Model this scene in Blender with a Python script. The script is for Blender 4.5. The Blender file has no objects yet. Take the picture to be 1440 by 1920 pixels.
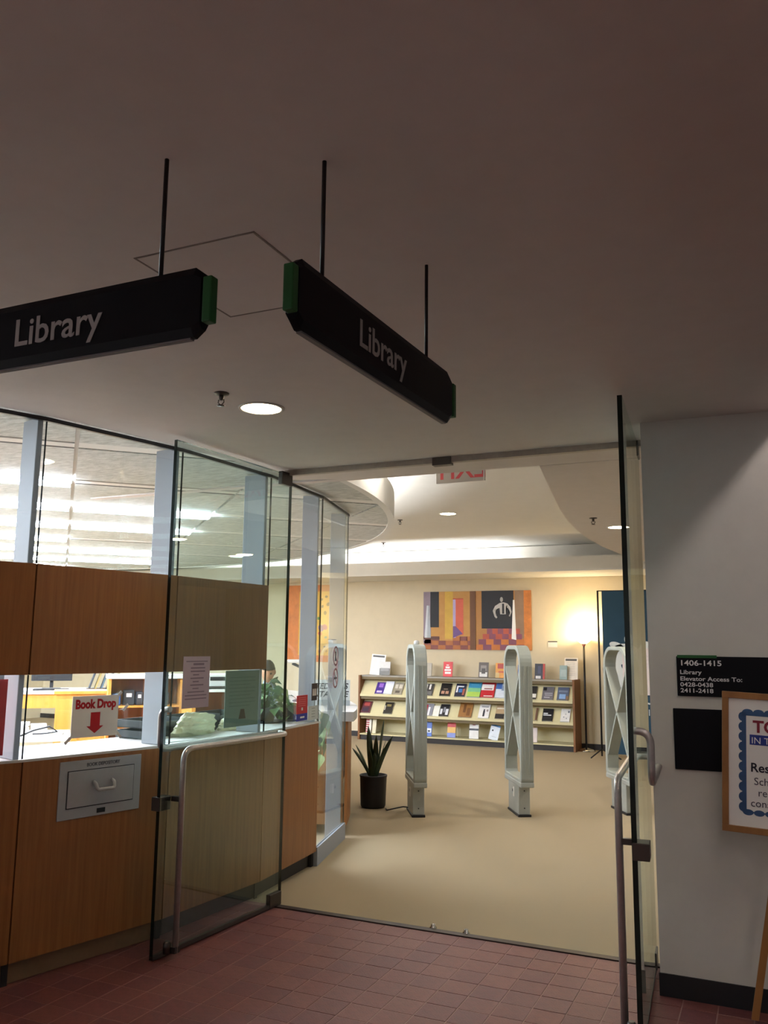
import bpy, bmesh, math, random
from mathutils import Vector, Matrix
random.seed(7)
PI = math.pi
R_ = math.radians
scene = bpy.context.scene
COL = scene.collection

# ------------------------------------------------------------------ camera
# building frame: X along the entrance threshold, Y into the library, camera foot at the origin
def make_camera():
    f_px, pitch, roll, az = 1600.0, R_(8.9), R_(0.59), R_(-24.5)
    u = Vector((math.cos(az), math.sin(az))); v = Vector((-math.sin(az), math.cos(az)))
    def tb(p): return Vector((p[0]*u.x + p[1]*u.y, p[0]*v.x + p[1]*v.y, p[2]))
    fw = Vector((0, math.cos(pitch), math.sin(pitch)))
    up0 = Vector((0, -math.sin(pitch), math.cos(pitch))); r0 = Vector((1, 0, 0))
    c, s = math.cos(roll), math.sin(roll)
    right = tb(c*r0 + s*up0); up = tb(-s*r0 + c*up0); fw = tb(fw)
    cam = bpy.data.cameras.new('camera'); o = bpy.data.objects.new('camera', cam); COL.objects.link(o)
    m = Matrix.Identity(4)
    for i in range(3):
        m[i][0] = right[i]; m[i][1] = up[i]; m[i][2] = -fw[i]
    m[0][3], m[1][3], m[2][3] = 0, 0, 1.6
    o.matrix_world = m
    cam.sensor_fit = 'VERTICAL'; cam.sensor_height = 36.0; cam.lens = 36.0*f_px/1920.0
    cam.clip_start = 0.05; cam.clip_end = 100
    scene.camera = o
make_camera()

# ------------------------------------------------------------------ world, exposure, light levels
w = bpy.data.worlds.new('world'); scene.world = w; w.use_nodes = True
w.node_tree.nodes['Background'].inputs[0].default_value = (0.50, 0.42, 0.42, 1)
w.node_tree.nodes['Background'].inputs[1].default_value = 0.03
vs = scene.view_settings
vs.view_transform = 'Standard'; vs.look = 'None'; vs.gamma = 1.0; vs.exposure = 0.0; vs.use_curve_mapping = False
L_FLUO, L_COVE, L_SLOT = 92.0, 75.0, 30.0
def area_lamp(name, loc, size, power, color, rot=(0, 0, 0), parent=None, spread=PI):
    d = bpy.data.lights.new(name, 'AREA'); d.shape = 'DISK'; d.size = size; d.energy = power; d.color = color; d.spread = spread
    o = bpy.data.objects.new(name, d); COL.objects.link(o); o.location = loc; o.rotation_euler = rot; o.parent = parent
    return o

# ------------------------------------------------------------------ helpers
def srgb(h):
    if isinstance(h, tuple): c = h
    else: c = tuple(int(h[i:i+2], 16)/255 for i in (0, 2, 4))
    return tuple(((x/12.92) if x <= 0.04045 else ((x+0.055)/1.055)**2.4) for x in c) + (1,)
MATS = {}
def mat(name, col, rough=0.6, metal=0.0, var=0.0, scale=20.0, bump=0.0, bscale=60.0, emit=0.0, spec=0.5, col2=None, stretch=None, coat=0):
    if name in MATS: return MATS[name]
    m = bpy.data.materials.new(name); m.use_nodes = True; nt = m.node_tree; b = nt.nodes['Principled BSDF']
    c = srgb(col)
    b.inputs['Base Color'].default_value = c; b.inputs['Roughness'].default_value = rough; b.inputs['Metallic'].default_value = metal
    b.inputs['Specular IOR Level'].default_value = spec
    if coat: b.inputs['Coat Weight'].default_value = coat; b.inputs['Coat Roughness'].default_value = 0.15
    tc = nt.nodes.new('ShaderNodeTexCoord'); mp = nt.nodes.new('ShaderNodeMapping'); nt.links.new(tc.outputs['Object'], mp.inputs[0])
    if stretch: mp.inputs['Scale'].default_value = stretch
    if var or col2:
        n = nt.nodes.new('ShaderNodeTexNoise'); n.inputs['Scale'].default_value = scale; n.inputs['Detail'].default_value = 6; n.inputs['Roughness'].default_value = 0.65
        nt.links.new(mp.outputs[0], n.inputs['Vector'])
        r = nt.nodes.new('ShaderNodeValToRGB'); r.color_ramp.elements[0].position = 0.3; r.color_ramp.elements[1].position = 0.7
        if col2: ca, cb = c, srgb(col2)
        else:
            ca = tuple(x*(1-var) for x in c[:3]) + (1,); cb = tuple(min(1, x*(1+var)) for x in c[:3]) + (1,)
        r.color_ramp.elements[0].color = ca; r.color_ramp.elements[1].color = cb
        nt.links.new(n.outputs[0], r.inputs[0]); nt.links.new(r.outputs[0], b.inputs['Base Color'])
    if bump:
        n = nt.nodes.new('ShaderNodeTexNoise'); n.inputs['Scale'].default_value = bscale; n.inputs['Detail'].default_value = 4
        nt.links.new(mp.outputs[0], n.inputs['Vector'])
        bp = nt.nodes.new('ShaderNodeBump'); bp.inputs['Strength'].default_value = bump; bp.inputs['Distance'].default_value = 0.01
        nt.links.new(n.outputs[0], bp.inputs['Height']); nt.links.new(bp.outputs[0], b.inputs['Normal'])
    if emit:
        b.inputs['Emission Color'].default_value = c; b.inputs['Emission Strength'].default_value = emit
    MATS[name] = m; return m
def glass(name, tint):
    m = bpy.data.materials.new(name); m.use_nodes = True; nt = m.node_tree; nt.nodes.clear()
    out = nt.nodes.new('ShaderNodeOutputMaterial'); mx = nt.nodes.new('ShaderNodeMixShader')
    tr = nt.nodes.new('ShaderNodeBsdfTransparent'); tr.inputs[0].default_value = tint + (1,)
    gl = nt.nodes.new('ShaderNodeBsdfGlossy'); gl.inputs['Roughness'].default_value = 0.0; gl.inputs[0].default_value = (0.95, 1, 0.98, 1)
    fr = nt.nodes.new('ShaderNodeFresnel'); ge = nt.nodes.new('ShaderNodeNewGeometry')
    mi = nt.nodes.new('ShaderNodeMapRange'); mi.inputs[3].default_value = 1.5; mi.inputs[4].default_value = 1/1.5
    nt.links.new(ge.outputs['Backfacing'], mi.inputs[0]); nt.links.new(mi.outputs[0], fr.inputs[0])
    nt.links.new(fr.outputs[0], mx.inputs[0]); nt.links.new(tr.outputs[0], mx.inputs[1]); nt.links.new(gl.outputs[0], mx.inputs[2])
    nt.links.new(mx.outputs[0], out.inputs[0]); MATS[name] = m; return m

class MB:
    def __init__(s): s.v = []; s.f = []; s.m = []; s.sm = []
    def add(s, vs, fs, mi=0, smooth=False):
        o = len(s.v); s.v += [tuple(p) for p in vs]
        for f in fs: s.f.append(tuple(i+o for i in f)); s.m.append(mi); s.sm.append(smooth)
        return s
    def box(s, x0, x1, y0, y1, z0, z1, mi=0):
        v = [(x, y, z) for z in (z0, z1) for y in (y0, y1) for x in (x0, x1)]
        return s.add(v, [(0, 2, 3, 1), (4, 5, 7, 6), (0, 1, 5, 4), (2, 6, 7, 3), (0, 4, 6, 2), (1, 3, 7, 5)], mi)
    def hexa(s, v8, mi=0):   # 4 bottom ccw, 4 top ccw
        return s.add(v8, [(3, 2, 1, 0), (4, 5, 6, 7), (0, 1, 5, 4), (1, 2, 6, 5), (2, 3, 7, 6), (3, 0, 4, 7)], mi)
    def prism(s, poly, z0, z1, mi=0, sidemi=None, smooth=False):
        n = len(poly); v = [(p[0], p[1], z0) for p in poly] + [(p[0], p[1], z1) for p in poly]
        s.add(v, [tuple(range(n))[::-1], tuple(range(n, 2*n))], mi)
        o = len(s.v) - 2*n
        for i in range(n):
            j = (i+1) % n; s.f.append((o+i, o+j, o+n+j, o+n+i)); s.m.append(mi if sidemi is None else sidemi); s.sm.append(smooth)
        return s
    def vprism(s, poly, y0, y1, mi=0):   # polygon in x,z extruded along y (front at y0)
        n = len(poly); v = [(p[0], y0, p[1]) for p in poly] + [(p[0], y1, p[1]) for p in poly]
        fs = [tuple(range(n)), tuple(range(n, 2*n))[::-1]] + [(i, n+i, n+(i+1) % n, (i+1) % n) for i in range(n)]
        return s.add(v, fs, mi)
    def tube(s, path, r, n=10, mi=0, cap=True):
        P = [Vector(p) for p in path]; rings = []; nrm = None
        rr = r if isinstance(r, (list, tuple)) else [r]*len(P)
        for i, p in enumerate(P):
            t = ((P[min(i+1, len(P)-1)] - P[i]).normalized() + (P[i] - P[max(i-1, 0)]).normalized()).normalized()
            if nrm is None:
                a = Vector((0, 0, 1)) if abs(t.z) < 0.9 else Vector((1, 0, 0)); nrm = (a - t*a.dot(t)).normalized()
            else: nrm = (nrm - t*nrm.dot(t)).normalized()
            b = t.cross(nrm); rings.append([p + (nrm*math.cos(2*PI*k/n) + b*math.sin(2*PI*k/n))*rr[i] for k in range(n)])
        v = [q for g in rings for q in g]; fs = []
        for i in range(len(P)-1):
            for k in range(n): fs.append((i*n+k, i*n+(k+1) % n, (i+1)*n+(k+1) % n, (i+1)*n+k))
        s.add(v, fs, mi, True)
        if cap:
            o = len(s.v) - len(v); s.f += [tuple(o+k for k in range(n))[::-1], tuple(o+len(v)-n+k for k in range(n))]; s.m += [mi]*2; s.sm += [False]*2
        return s
    def lathe(s, prof, n=24, c=(0, 0, 0), mi=0, smooth=True):
        v = []; fs = []
        for (r, z) in prof: v += [(c[0]+r*math.cos(2*PI*k/n), c[1]+r*math.sin(2*PI*k/n), c[2]+z) for k in range(n)]
        for i in range(len(prof)-1):
            for k in range(n): fs.append((i*n+k, i*n+(k+1) % n, (i+1)*n+(k+1) % n, (i+1)*n+k))
        s.add(v, fs, mi, smooth)
        o = len(s.v) - len(v)
        if prof[0][0] > 1e-4: s.f.append(tuple(o+k for k in range(n))[::-1]); s.m.append(mi); s.sm.append(False)
        if prof[-1][0] > 1e-4: s.f.append(tuple(o+len(v)-n+k for k in range(n))); s.m.append(mi); s.sm.append(False)
        return s
    def build(s, name, mats, parent=None, loc=(0, 0, 0), rot=(0, 0, 0), bevel=0, subsurf=0, smooth=None):
        me = bpy.data.meshes.new(name); me.from_pydata(s.v, [], s.f); 
        if not isinstance(mats, (list, tuple)): mats = [mats]
        for m in mats: me.materials.append(m)
        for p, i, q in zip(me.polygons, s.m, s.sm): p.material_index = i; p.use_smooth = q if smooth is None else smooth
        bm = bmesh.new(); bm.from_mesh(me); bmesh.ops.recalc_face_normals(bm, faces=bm.faces); bm.to_mesh(me); bm.free()
        o = bpy.data.objects.new(name, me); COL.objects.link(o); o.location = loc; o.rotation_euler = rot; o.parent = parent
        if bevel:
            md = o.modifiers.new('bevel', 'BEVEL'); md.width = bevel; md.segments = 2; md.limit_method = 'ANGLE'
        if subsurf:
            md = o.modifiers.new('sub', 'SUBSURF'); md.levels = subsurf; md.render_levels = subsurf
        return o
def B(x0, x1, y0, y1, z0, z1): return MB().box(x0, x1, y0, y1, z0, z1)
def tag(o, label=None, cat=None, group=None, kind=None):
    if label: o['label'] = label
    if cat: o['category'] = cat
    if group: o['group'] = group
    if kind: o['kind'] = kind
    return o
def thing(name, loc=(0, 0, 0), rz=0, label=None, cat=None, group=None, kind=None):
    o = bpy.data.objects.new(name, None); COL.objects.link(o); o.location = loc; o.rotation_euler = (0, 0, rz); o.empty_display_size = 0.1
    return tag(o, label, cat, group, kind)
def text(name, s, size, m, parent, loc, rz=0, align='LEFT', bold=0.0, ext=0.0006, shear=0, sx=1.0, mirror=False, tilt=0.0, roll=0.0):
    cu = bpy.data.curves.new(name, 'FONT'); cu.body = s; cu.size = size; cu.align_x = align; cu.extrude = ext; cu.offset = bold*size; cu.shear = shear; cu.resolution_u = 3
    t = bpy.data.objects.new('tmp', cu); COL.objects.link(t)
    dg = bpy.context.evaluated_depsgraph_get(); me = bpy.data.meshes.new_from_object(t.evaluated_get(dg)); bpy.data.objects.remove(t); bpy.data.curves.remove(cu)
    for v in me.vertices:
        v.co.x *= -sx if mirror else sx
    if mirror: me.flip_normals()
    me.name = name; me.materials.clear(); me.materials.append(m)
    o = bpy.data.objects.new(name, me); COL.objects.link(o); o.parent = parent; o.location = loc
    o.rotation_euler = (PI/2 - tilt, roll, rz)
    return o
def circ(cx, cy, r, n=24, a0=0, a1=2*PI): return [(cx + r*math.cos(a0 + (a1-a0)*k/n), cy + r*math.sin(a0 + (a1-a0)*k/n)) for k in range(n)]
def ell(cx, cz, rx, rz, ang=0, n=20):
    c, s = math.cos(ang), math.sin(ang)
    return [(cx + rx*math.cos(t)*c - rz*math.sin(t)*s, cz + rx*math.cos(t)*s + rz*math.sin(t)*c) for t in [2*PI*k/n for k in range(n)]]
def clip_convex(poly, clip):
    out = list(poly)
    for i in range(len(clip)):
        a, b = clip[i], clip[(i+1) % len(clip)]; inp = out; out = []
        def side(p): return (b[0]-a[0])*(p[1]-a[1]) - (b[1]-a[1])*(p[0]-a[0])
        for k in range(len(inp)):
            p, q = inp[k], inp[(k+1) % len(inp)]; sp, sq = side(p), side(q)
            if sp >= 0: out.append(p)
            if (sp >= 0) != (sq >= 0):
                t = sp/(sp-sq); out.append((p[0]+(q[0]-p[0])*t, p[1]+(q[1]-p[1])*t))
        if not out: return []
    return out
def fillet(path, r, n=6):   # round the corners of a 3D polyline
    P = [Vector(p) for p in path]; out = [P[0]]
    for i in range(1, len(P)-1):
        a = (P[i-1]-P[i]).normalized(); b = (P[i+1]-P[i]).normalized()
        s, e = P[i]+a*r, P[i]+b*r
        for k in range(n+1):
            t = k/n; out.append((1-t)**2*s + 2*t*(1-t)*P[i] + t*t*e)
    return out + [P[-1]]

# ------------------------------------------------------------------ materials
M_ceil = mat('ceiling_paint', 'CBC2BC', 0.9, var=0.03, scale=8, bump=0.05, bscale=300)
M_white = mat('white_paint', 'D2CFC8', 0.85, var=0.02, scale=6)
M_cream = mat('cream_wall', 'D2C4A6', 0.85, var=0.03, scale=5, bump=0.05, bscale=250)
M_grey_wall = mat('grey_wall', 'CDC7BF', 0.85, var=0.03, scale=7, bump=0.06, bscale=250)
M_tect = mat('fibre_panel', 'CDCEC8', 0.95, scale=14, col2='9C9C94', bump=0.5, bscale=60, stretch=(1, 3, 1))
M_wood = mat('oak_veneer', '9E6836', 0.42, scale=5, col2='855327', stretch=(9, 9, 0.35), bump=0.03, bscale=90)
M_woodh = mat('honey_wood', 'D6953F', 0.5, scale=4, col2='C07E30', stretch=(3, 3, 0.4))
M_woodb = mat('brown_wood', '8A5A2C', 0.5, scale=5, col2='6E4420', stretch=(4, 4, 0.4))
M_toe = mat('dark_toe_kick', '2A2522', 0.6)
M_tan = mat('tan_kick', '8A6A4A', 0.55, var=0.1)
M_black = mat('black_matte', '121116', 0.55)
M_blackg = mat('black_gloss', '0C0B10', 0.3)
M_signblk = mat('sign_black', '0B0A10', 0.5, spec=0.15)
M_green = mat('sign_green', '0C561C', 0.5)
M_letter = mat('sign_letter', 'A8A4A2', 0.6)
M_steel = mat('brushed_steel', 'B4AEAA', 0.34, metal=0.65, var=0.08, scale=40)
M_steeld = mat('dark_steel', '5A5450', 0.4, metal=0.9)
M_post = mat('post_grey', '979CA3', 0.6)
M_gate = mat('gate_plastic', '9A9F96', 0.5, var=0.03, scale=12)
M_gated = mat('gate_plastic_base', 'A3A69E', 0.5, var=0.03, scale=12)
M_carpet = mat('carpet', 'B0A084', 0.97, scale=900, col2='988668', bump=0.4, bscale=700)
M_carpeto = mat('office_carpet', 'A4A098', 0.97, var=0.15, scale=500)
M_mortar = mat('mortar', '987670', 0.9, var=0.1, scale=60)
M_edge = mat('glass_edge', '0C1F1A', 0.15)
G_wall = glass('clear_glass', (0.965, 0.985, 0.975))
G_door = glass('door_glass', (0.88, 0.96, 0.945))
M_fluo = mat('fluorescent_lens', 'E4EEFF', 0.5, emit=L_FLUO)
M_cove = mat('cove_tube', 'F4F6F8', 0.5, emit=L_COVE)
M_can = mat('downlight_lens', 'FFF4E0', 0.5, emit=14.0)
M_chrome = mat('chrome', 'D8D4D0', 0.15, metal=1)
M_paper = mat('white_paper', 'EDEBE6', 0.8)
M_red = mat('sign_red', 'C01824', 0.6)
M_leaf = mat('leaf_green', '4E7F3A', 0.45, scale=12, col2='2F5C2A')
M_leafd = mat('leaf_dark', '20301E', 0.4, scale=14, col2='38482C')
M_counter = mat('counter_laminate', 'DAD8D2', 0.5)
C = 2.75          # entrance ceiling height
CX, CY = -8.5, 4.9   # centre of the round service desk
def arc(r, a0, a1, n): return [(CX + r*math.cos(R_(a0 + (a1-a0)*k/n)), CY + r*math.sin(R_(a0 + (a1-a0)*k/n))) for k in range(n+1)]

# ------------------------------------------------------------------ setting: floors
fl = tag(B(-5.0, 6.0, -5.0, 4.85, -0.05, -0.0012).build('floor', M_mortar), 'red square quarry tile floor of the entrance lobby', kind='structure')
tile_mats = []
for i, c in enumerate(('713E3A', '6D3A38', '75413B', '6A3838', '723D38')):
    tile_mats.append(mat('quarry_tile_%d' % i, c, 0.5, var=0.16, scale=30, bump=0.15, bscale=120))
P_ = 0.1515; TW = 0.1455
tile_meshes = []
for m in tile_mats:
    o = B(-TW/2, TW/2, -TW/2, TW/2, -0.03, 0.0).build('tile', m, fl, bevel=0.002); tile_meshes.append(o.data); bpy.data.objects.remove(o)
rest = [MB() for _ in tile_mats]
for i in range(-16, 60):
    for j in range(-62, 2):
        x = -0.85 - P_*i + P_*7 - 0.006; y = 4.72 + P_*j
        if x < -4.9 or x > 5.9 or y < -4.9 or y > 4.8: continue
        if math.hypot(x-CX, y-CY) < 5.25 : continue
        k = random.randrange(len(tile_mats))
        if -0.415*x + 0.91*y > 3.8 and -3.75 < x < 0.3:
            o = bpy.data.objects.new('tile', tile_meshes[k]); COL.objects.link(o); o.parent = fl; o.location = (x, y, random.uniform(-0.0004, 0.0008))
        else: rest[k].box(x-TW/2, x+TW/2, y-TW/2, y+TW/2, -0.03, 0)
big = MB()
for k, r_ in enumerate(rest): big.add(r_.v, r_.f, k)
tag(big.build('tile_field', tile_mats, fl), 'square red quarry tiles beyond the doorway', kind='stuff')
tag(B(-14.5, 6.0, 4.85, 14.2, -0.05, 0.0).build('floor_carpet', M_carpet), 'beige carpet floor of the library', kind='structure')
tag(B(-14.5, -5.0, -5.0, 4.85, -0.05, -0.0).build('floor_office', M_carpeto), 'office carpet behind the service desk', kind='structure')
tag(B(-2.95, -0.58, 4.80, 4.85, -0.004, 0.006).build('trim_1', mat('threshold_bronze', '3A302C', 0.45, metal=0.7)), 'dark metal threshold strip between tile and carpet', kind='structure')
for x in (-1.88, -1.68):
    t = thing('floor_strike', (x, 4.865, 0.0), 0, 'small bright floor strike cup at the edge of the carpet', 'door hardware', 'floor strikes at the threshold')
    MB().lathe([(0.022, 0), (0.022, 0.006), (0.014, 0.012), (0.013, 0.022), (0.004, 0.026)], 16).build('cup', M_chrome, t)

# ------------------------------------------------------------------ setting: ceilings
cpoly = [(-2.95, 5.10)] + [p for p in arc(5.44, 2.0, -62, 40)] + [(-5.9, -5.0), (6.0, -5.0), (6.0, 5.22), (-2.72, 5.22)]
cb = MB()
# lobby ceiling: strips between the desk arc and the right side so that faces stay convex
ap = arc(5.44, -62, 2.2, 44)
SX0, SX1, SY1 = 0.14, 0.30, 4.44      # slot of the recessed strip light
for a, b in zip(ap[:-1], ap[1:]):
    cb.prism([(a[0], a[1]), (SX0, a[1]), (SX0, b[1]), (b[0], b[1])], C, C+0.009)
cb.prism([(ap[0][0], -5.0), (SX0, -5.0), (SX0, ap[0][1]), (ap[0][0], ap[0][1])], C, C+0.009)
cb.prism([(ap[-1][0], ap[-1][1]), (SX0, ap[-1][1]), (SX0, 5.22), (-2.73, 5.22)], C, C+0.009)
cb.prism([(SX1, -5.0), (6.0, -5.0), (6.0, 5.22), (SX1, 5.22)], C, C+0.009)
cb.prism([(SX0, SY1), (SX1, SY1), (SX1, 5.22), (SX0, 5.22)], C, C+0.009)
cb.prism([(SX0, -5.0), (SX1, -5.0), (SX1, -3.0), (SX0, -3.0)], C, C+0.009)
tag(cb.build('ceiling', M_ceil), 'plain painted ceiling of the entrance lobby', kind='structure')
tag(B(-5.0, 6.0, 5.225, 5.30, C+0.002, 3.25).build('wall_bulkhead', M_ceil), 'ceiling bulkhead behind the entrance doors', kind='structure')
t = thing('recessed_strip_light', (SX0, 0, C), 0, 'long recessed strip light in the lobby ceiling by the grey wall', 'ceiling light')
m = MB().box(-0.02, 0.0, -3.0, SY1, 0.0, 0.2).box(SX1-SX0, SX1-SX0+0.02, -3.0, SY1, 0.0, 0.2).box(-0.02, SX1-SX0+0.02, -3.0, SY1, 0.2, 0.22).box(-0.02, SX1-SX0+0.02, SY1, SY1+0.02, 0.0, 0.22).box(-0.02, SX1-SX0+0.02, -3.02, -3.0, 0.0, 0.22)
m.build('housing', mat('housing_grey', '6E6A68', 0.8), t)
MB().tube([(SX1-SX0-0.025, -2.9, 0.165), (SX1-SX0-0.025, SY1-0.12, 0.165)], 0.016, 8).build('tube', mat('lobby_tube', 'FFF4F0', 0.5, emit=L_SLOT), t)
pf = thing('access_panel', (-1.49, 2.15, C), 0, 'thin square outline of a ceiling access panel', 'access panel')
m = MB()
for (x0, x1, y0, y1) in ((-.215, .215, -.255, -.249), (-.215, .215, .249, .255), (-.215, -.209, -.255, .255), (.209, .215, -.255, .255)): m.box(x0, x1, y0, y1, -0.0015, 0.0)
m.build('panel_frame', mat('panel_gap', '7E746C', 0.8), pf)
B(-.207, .207, -.247, .247, -0.001, 0.0).build('panel_door', M_ceil, pf)
rc = tag(B(-14.5, 6.0, 5.25, 14.2, 3.25, 3.3).build('ceiling_raised', M_white), 'raised white library ceiling lit from the coves', kind='structure')
# right hand curved lower ceiling
curve = [(-1.32, 5.301), (-1.40, 5.8), (-1.50, 6.45), (-1.60, 7.1), (-1.68, 7.75), (-1.74, 8.5), (-1.765, 9.2), (-1.755, 9.9), (-1.70, 10.7), (-1.60, 11.5), (-1.45, 12.3), (-1.3, 12.95)]
m = MB()
for a, b in zip(curve[:-1], curve[1:]): m.prism([a, (6.0, a[1]), (6.0, b[1]), b], C, 3.245)
tag(m.build('ceiling_curved', M_ceil), 'curved lower ceiling along the right of the library', kind='structure')
m = B(-14.5, 6.0, 12.96, 14.09, C+0.001, C+0.03).box(-14.5, 6.0, 12.92, 12.96, C, 2.97).box(-14.5, 6.0, 13.7, 14.09, C+0.03, 3.24)
tag(m.build('ceiling_soffit', M_white), 'back soffit with a light cove above the wall', kind='structure')
# drum over the service desk: fascia ring, ledge and closing wall
m = MB(); o_, i_ = arc(5.80, -20, 150, 96), arc(5.74, -20, 150, 96)
for k in range(96): m.prism([o_[k], o_[k+1], i_[k+1], i_[k]], C+0.005, 3.0)
i2 = arc(4.2, -20, 150, 96)
for k in range(96): m.prism([i_[k], i_[k+1], i2[k+1], i2[k]], 2.86, 2.88)
i3 = arc(4.15, -20, 150, 96)
for k in range(96): m.prism([i2[k], i2[k+1], i3[k+1], i3[k]], 2.86, 3.26)
for p in m.sm: pass
tag(m.build('ceiling_drum', M_white), 'curved white fascia around the round office ceiling', kind='structure')
# office ceiling: fibre panels on a 45 degree grid, clipped to the drum
oc = tag(MB().prism(arc(5.79, 0, 360, 96)[:-1], 2.786, 2.85).build('ceiling_office', M_white), 'office ceiling of grey fibre panels with white light strips', kind='structure')
disc = arc(5.77, 0, 360, 72)[:-1]
S2 = math.sqrt(0.5)
def pq(p, q): return ((p-q)*S2, (p+q)*S2)     # office grid: p to the right, q away from the entrance
PJ = [-2.38 - 1.2*6 + 1.2*k + 0.0 for k in range(16)]      # panel joints along p
QS = [4.08 + 1.225*k for k in range(10)]
for a in range(len(PJ)-1):
    for b in range(len(QS)-1):
        p0, p1, q0, q1 = PJ[a]+0.012, PJ[a+1]-0.012, QS[b]+0.085, QS[b+1]-0.085
        pl = clip_convex([pq(p0, q0), pq(p1, q0), pq(p1, q1), pq(p0, q1)], disc)
        if len(pl) >= 3: MB().prism(pl, C+0.012, 2.785).build('ceiling_panel', M_tect, oc)
for a in range(len(PJ)-1):
    for b in range(len(QS)):
        c_ = pq((PJ[a]+PJ[a+1])/2, QS[b])
        if 2 <= a <= 8 and math.hypot(c_[0]-CX, c_[1]-CY) <= 5.0 and b < 9: continue
        p0, p1 = PJ[a]+0.012, PJ[a+1]-0.012
        pl = clip_convex([pq(p0, QS[b]-0.08), pq(p1, QS[b]-0.08), pq(p1, QS[b]+0.08), pq(p0, QS[b]+0.08)], disc)
        if len(pl) >= 3: MB().prism(pl, C+0.018, 2.785).build('ceiling_strip', M_white, oc)
def fluorescent(a, b, on):
    p0, p1, q = PJ[a]+0.012, PJ[a+1]-0.012, QS[b]
    c = pq((p0+p1)/2, q); hl = (p1-p0)/2
    if math.hypot(c[0]-CX, c[1]-CY) > 5.0: return
    if on:
        t = thing('fluorescent_light', (c[0], c[1], 2.786), PI/4, 'lit white strip light between the office ceiling panels', 'ceiling light', 'lit strip lights in the office ceiling')
        MB().box(-hl, hl, -0.075, 0.075, -0.012, 0.0).build('housing', M_white, t)
        MB().box(-hl+0.01, hl-0.01, -0.06, 0.06, -0.062, -0.012).build('lens', M_fluo, t)
    else:
        t = thing('air_slot', (c[0], c[1], 2.786), PI/4, 'white ceiling strip with black air slots in the office', 'air diffuser', 'air slot strips in the office ceiling')
        MB().box(-hl, hl, -0.075, 0.075, -0.03, 0.0).build('strip', M_white, t)
        for y in (0.035, 0.055): MB().box(-hl, hl, y-0.006, y+0.006, -0.0315, -0.0295).build('slot', M_black, t)
# columns a: PJ index; a=7: p -1.18..0.02 ; a=8: 0.02..1.22
for a in range(2, 10):
    for b in range(0, 9):
        if a == 7: on = b >= 2
        elif a == 8: on = b in (3, 4, 6, 7)
        elif a == 9: on = None
        else: on = b >= 2
        if a == 9:
            continue
        if a == 7 and b == 1: on = False
        fluorescent(a, b, on)

# ------------------------------------------------------------------ setting: walls
tag(B(-14.5, 6.0, 14.1, 14.25, 0, 3.3).build('wall_back', M_cream), 'cream back wall of the library', kind='structure')
tag(B(-14.5, 5.9, 14.085, 14.1, 0, 0.09).build('baseboard_back', M_toe), 'dark baseboard of the back wall', kind='structure')
tag(B(-14.6, -14.5, -5, 14.2, 0, 3.3).build('wall_left', M_cream), 'far side wall of the office', kind='structure')
tag(B(6.0, 6.1, -5, 14.2, 0, 3.3).build('wall_east', M_grey_wall), 'far side wall beyond the lobby', kind='structure')
wr = tag(B(-0.578, 6.0, 4.446, 4.85, 0, C).build('wall_right', M_grey_wall), 'grey painted wall right of the glass doors', kind='structure')
tag(B(-0.583, 6.0, 4.438, 4.446, 0, 0.10).build('baseboard_right', M_black), 'black vinyl baseboard under the grey wall', kind='structure')
tag(B(-14.5, 6.0, -5.1, -5.0, 0, 3.3).build('wall_front', M_grey_wall), 'wall behind the lobby', kind='structure')

# round glazed desk front: flat bays between seams
SE = [-56, -46.6, -37.2, -27.9, -18.55, -9.25, 0.1, 9.35, 19.2]
RG = 5.42
def spt(i, r=RG): return (CX + r*math.cos(R_(SE[i])), CY + r*math.sin(R_(SE[i])))
wd = thing('wall_desk', (0, 0, 0), 0, 'curved wall of oak panels and glass around the service desk', None, kind='structure')
def bayframe(i):
    a, b = spt(i), spt(i+1); mx, my = (a[0]+b[0])/2, (a[1]+b[1])/2
    return (mx, my), math.atan2(b[1]-a[1], b[0]-a[0]), math.hypot(b[0]-a[0], b[1]-a[1])
def bay(name, i, z0, z1, y0, y1, m, gap=0.003, edge=None):
    (mx, my), yaw, L = bayframe(i)
    mb = MB(); mb.box(-L/2+gap, L/2-gap, y0, y1, z0, z1)
    if edge:   # narrow faces get the edge colour
        mb.m = [1, 1, 0, 0, 1, 1]
        return mb.build(name, [m, edge], wd, (mx, my, 0), (0, 0, yaw))
    return mb.build(name, m, wd, (mx, my, 0), (0, 0, yaw))
NB = len(SE)-1
for i in range(NB):
    last, pre = i == NB-1, i == NB-2
    if not last:
        bay('wood_panel', i, 0.105, 1.022, 0.0, 0.02, M_wood, 0.004)
        bay('toe_kick', i, 0.0, 0.105, 0.05, 0.06, M_toe if i >= 5 else M_tan, -0.004)
        bay('sill', i, 1.022, 1.034, 0.0, 0.03, M_counter, 0.0)
    else:
        bay('base_rail', i, 0.0, 0.13, -0.008, 0.022, M_post, 0.0)
    if i < 6:
        bay('wood_header', i, 1.44, 1.99, 0.0, 0.02, M_wood, 0.004)
        bay('glass_pane', i, 1.036, 1.439, 0.004, 0.014, G_wall, 0.003, M_edge)
        bay('glass_pane', i, 1.991, C-0.006, 0.004, 0.014, G_wall, 0.003, M_edge)
    else:
        bay('glass_pane', i, 0.13 if last else 1.036, C-0.006, 0.004, 0.014, G_wall, 0.003, M_edge)
    bay('top_channel', i, C-0.022, C-0.001, -0.002, 0.02, M_blackg, 0.0)
for i in range(3, NB+1):
    x, y = spt(i, RG-0.13); f = R_(SE[i])
    MB().box(-0.03 if i >= 7 else -0.07, 0.10, -0.036, -0.006, 0.0 if i == NB else 1.031, C).build('post', M_post, wd, (x, y, 0), (0, 0, f), bevel=0.004)

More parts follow.
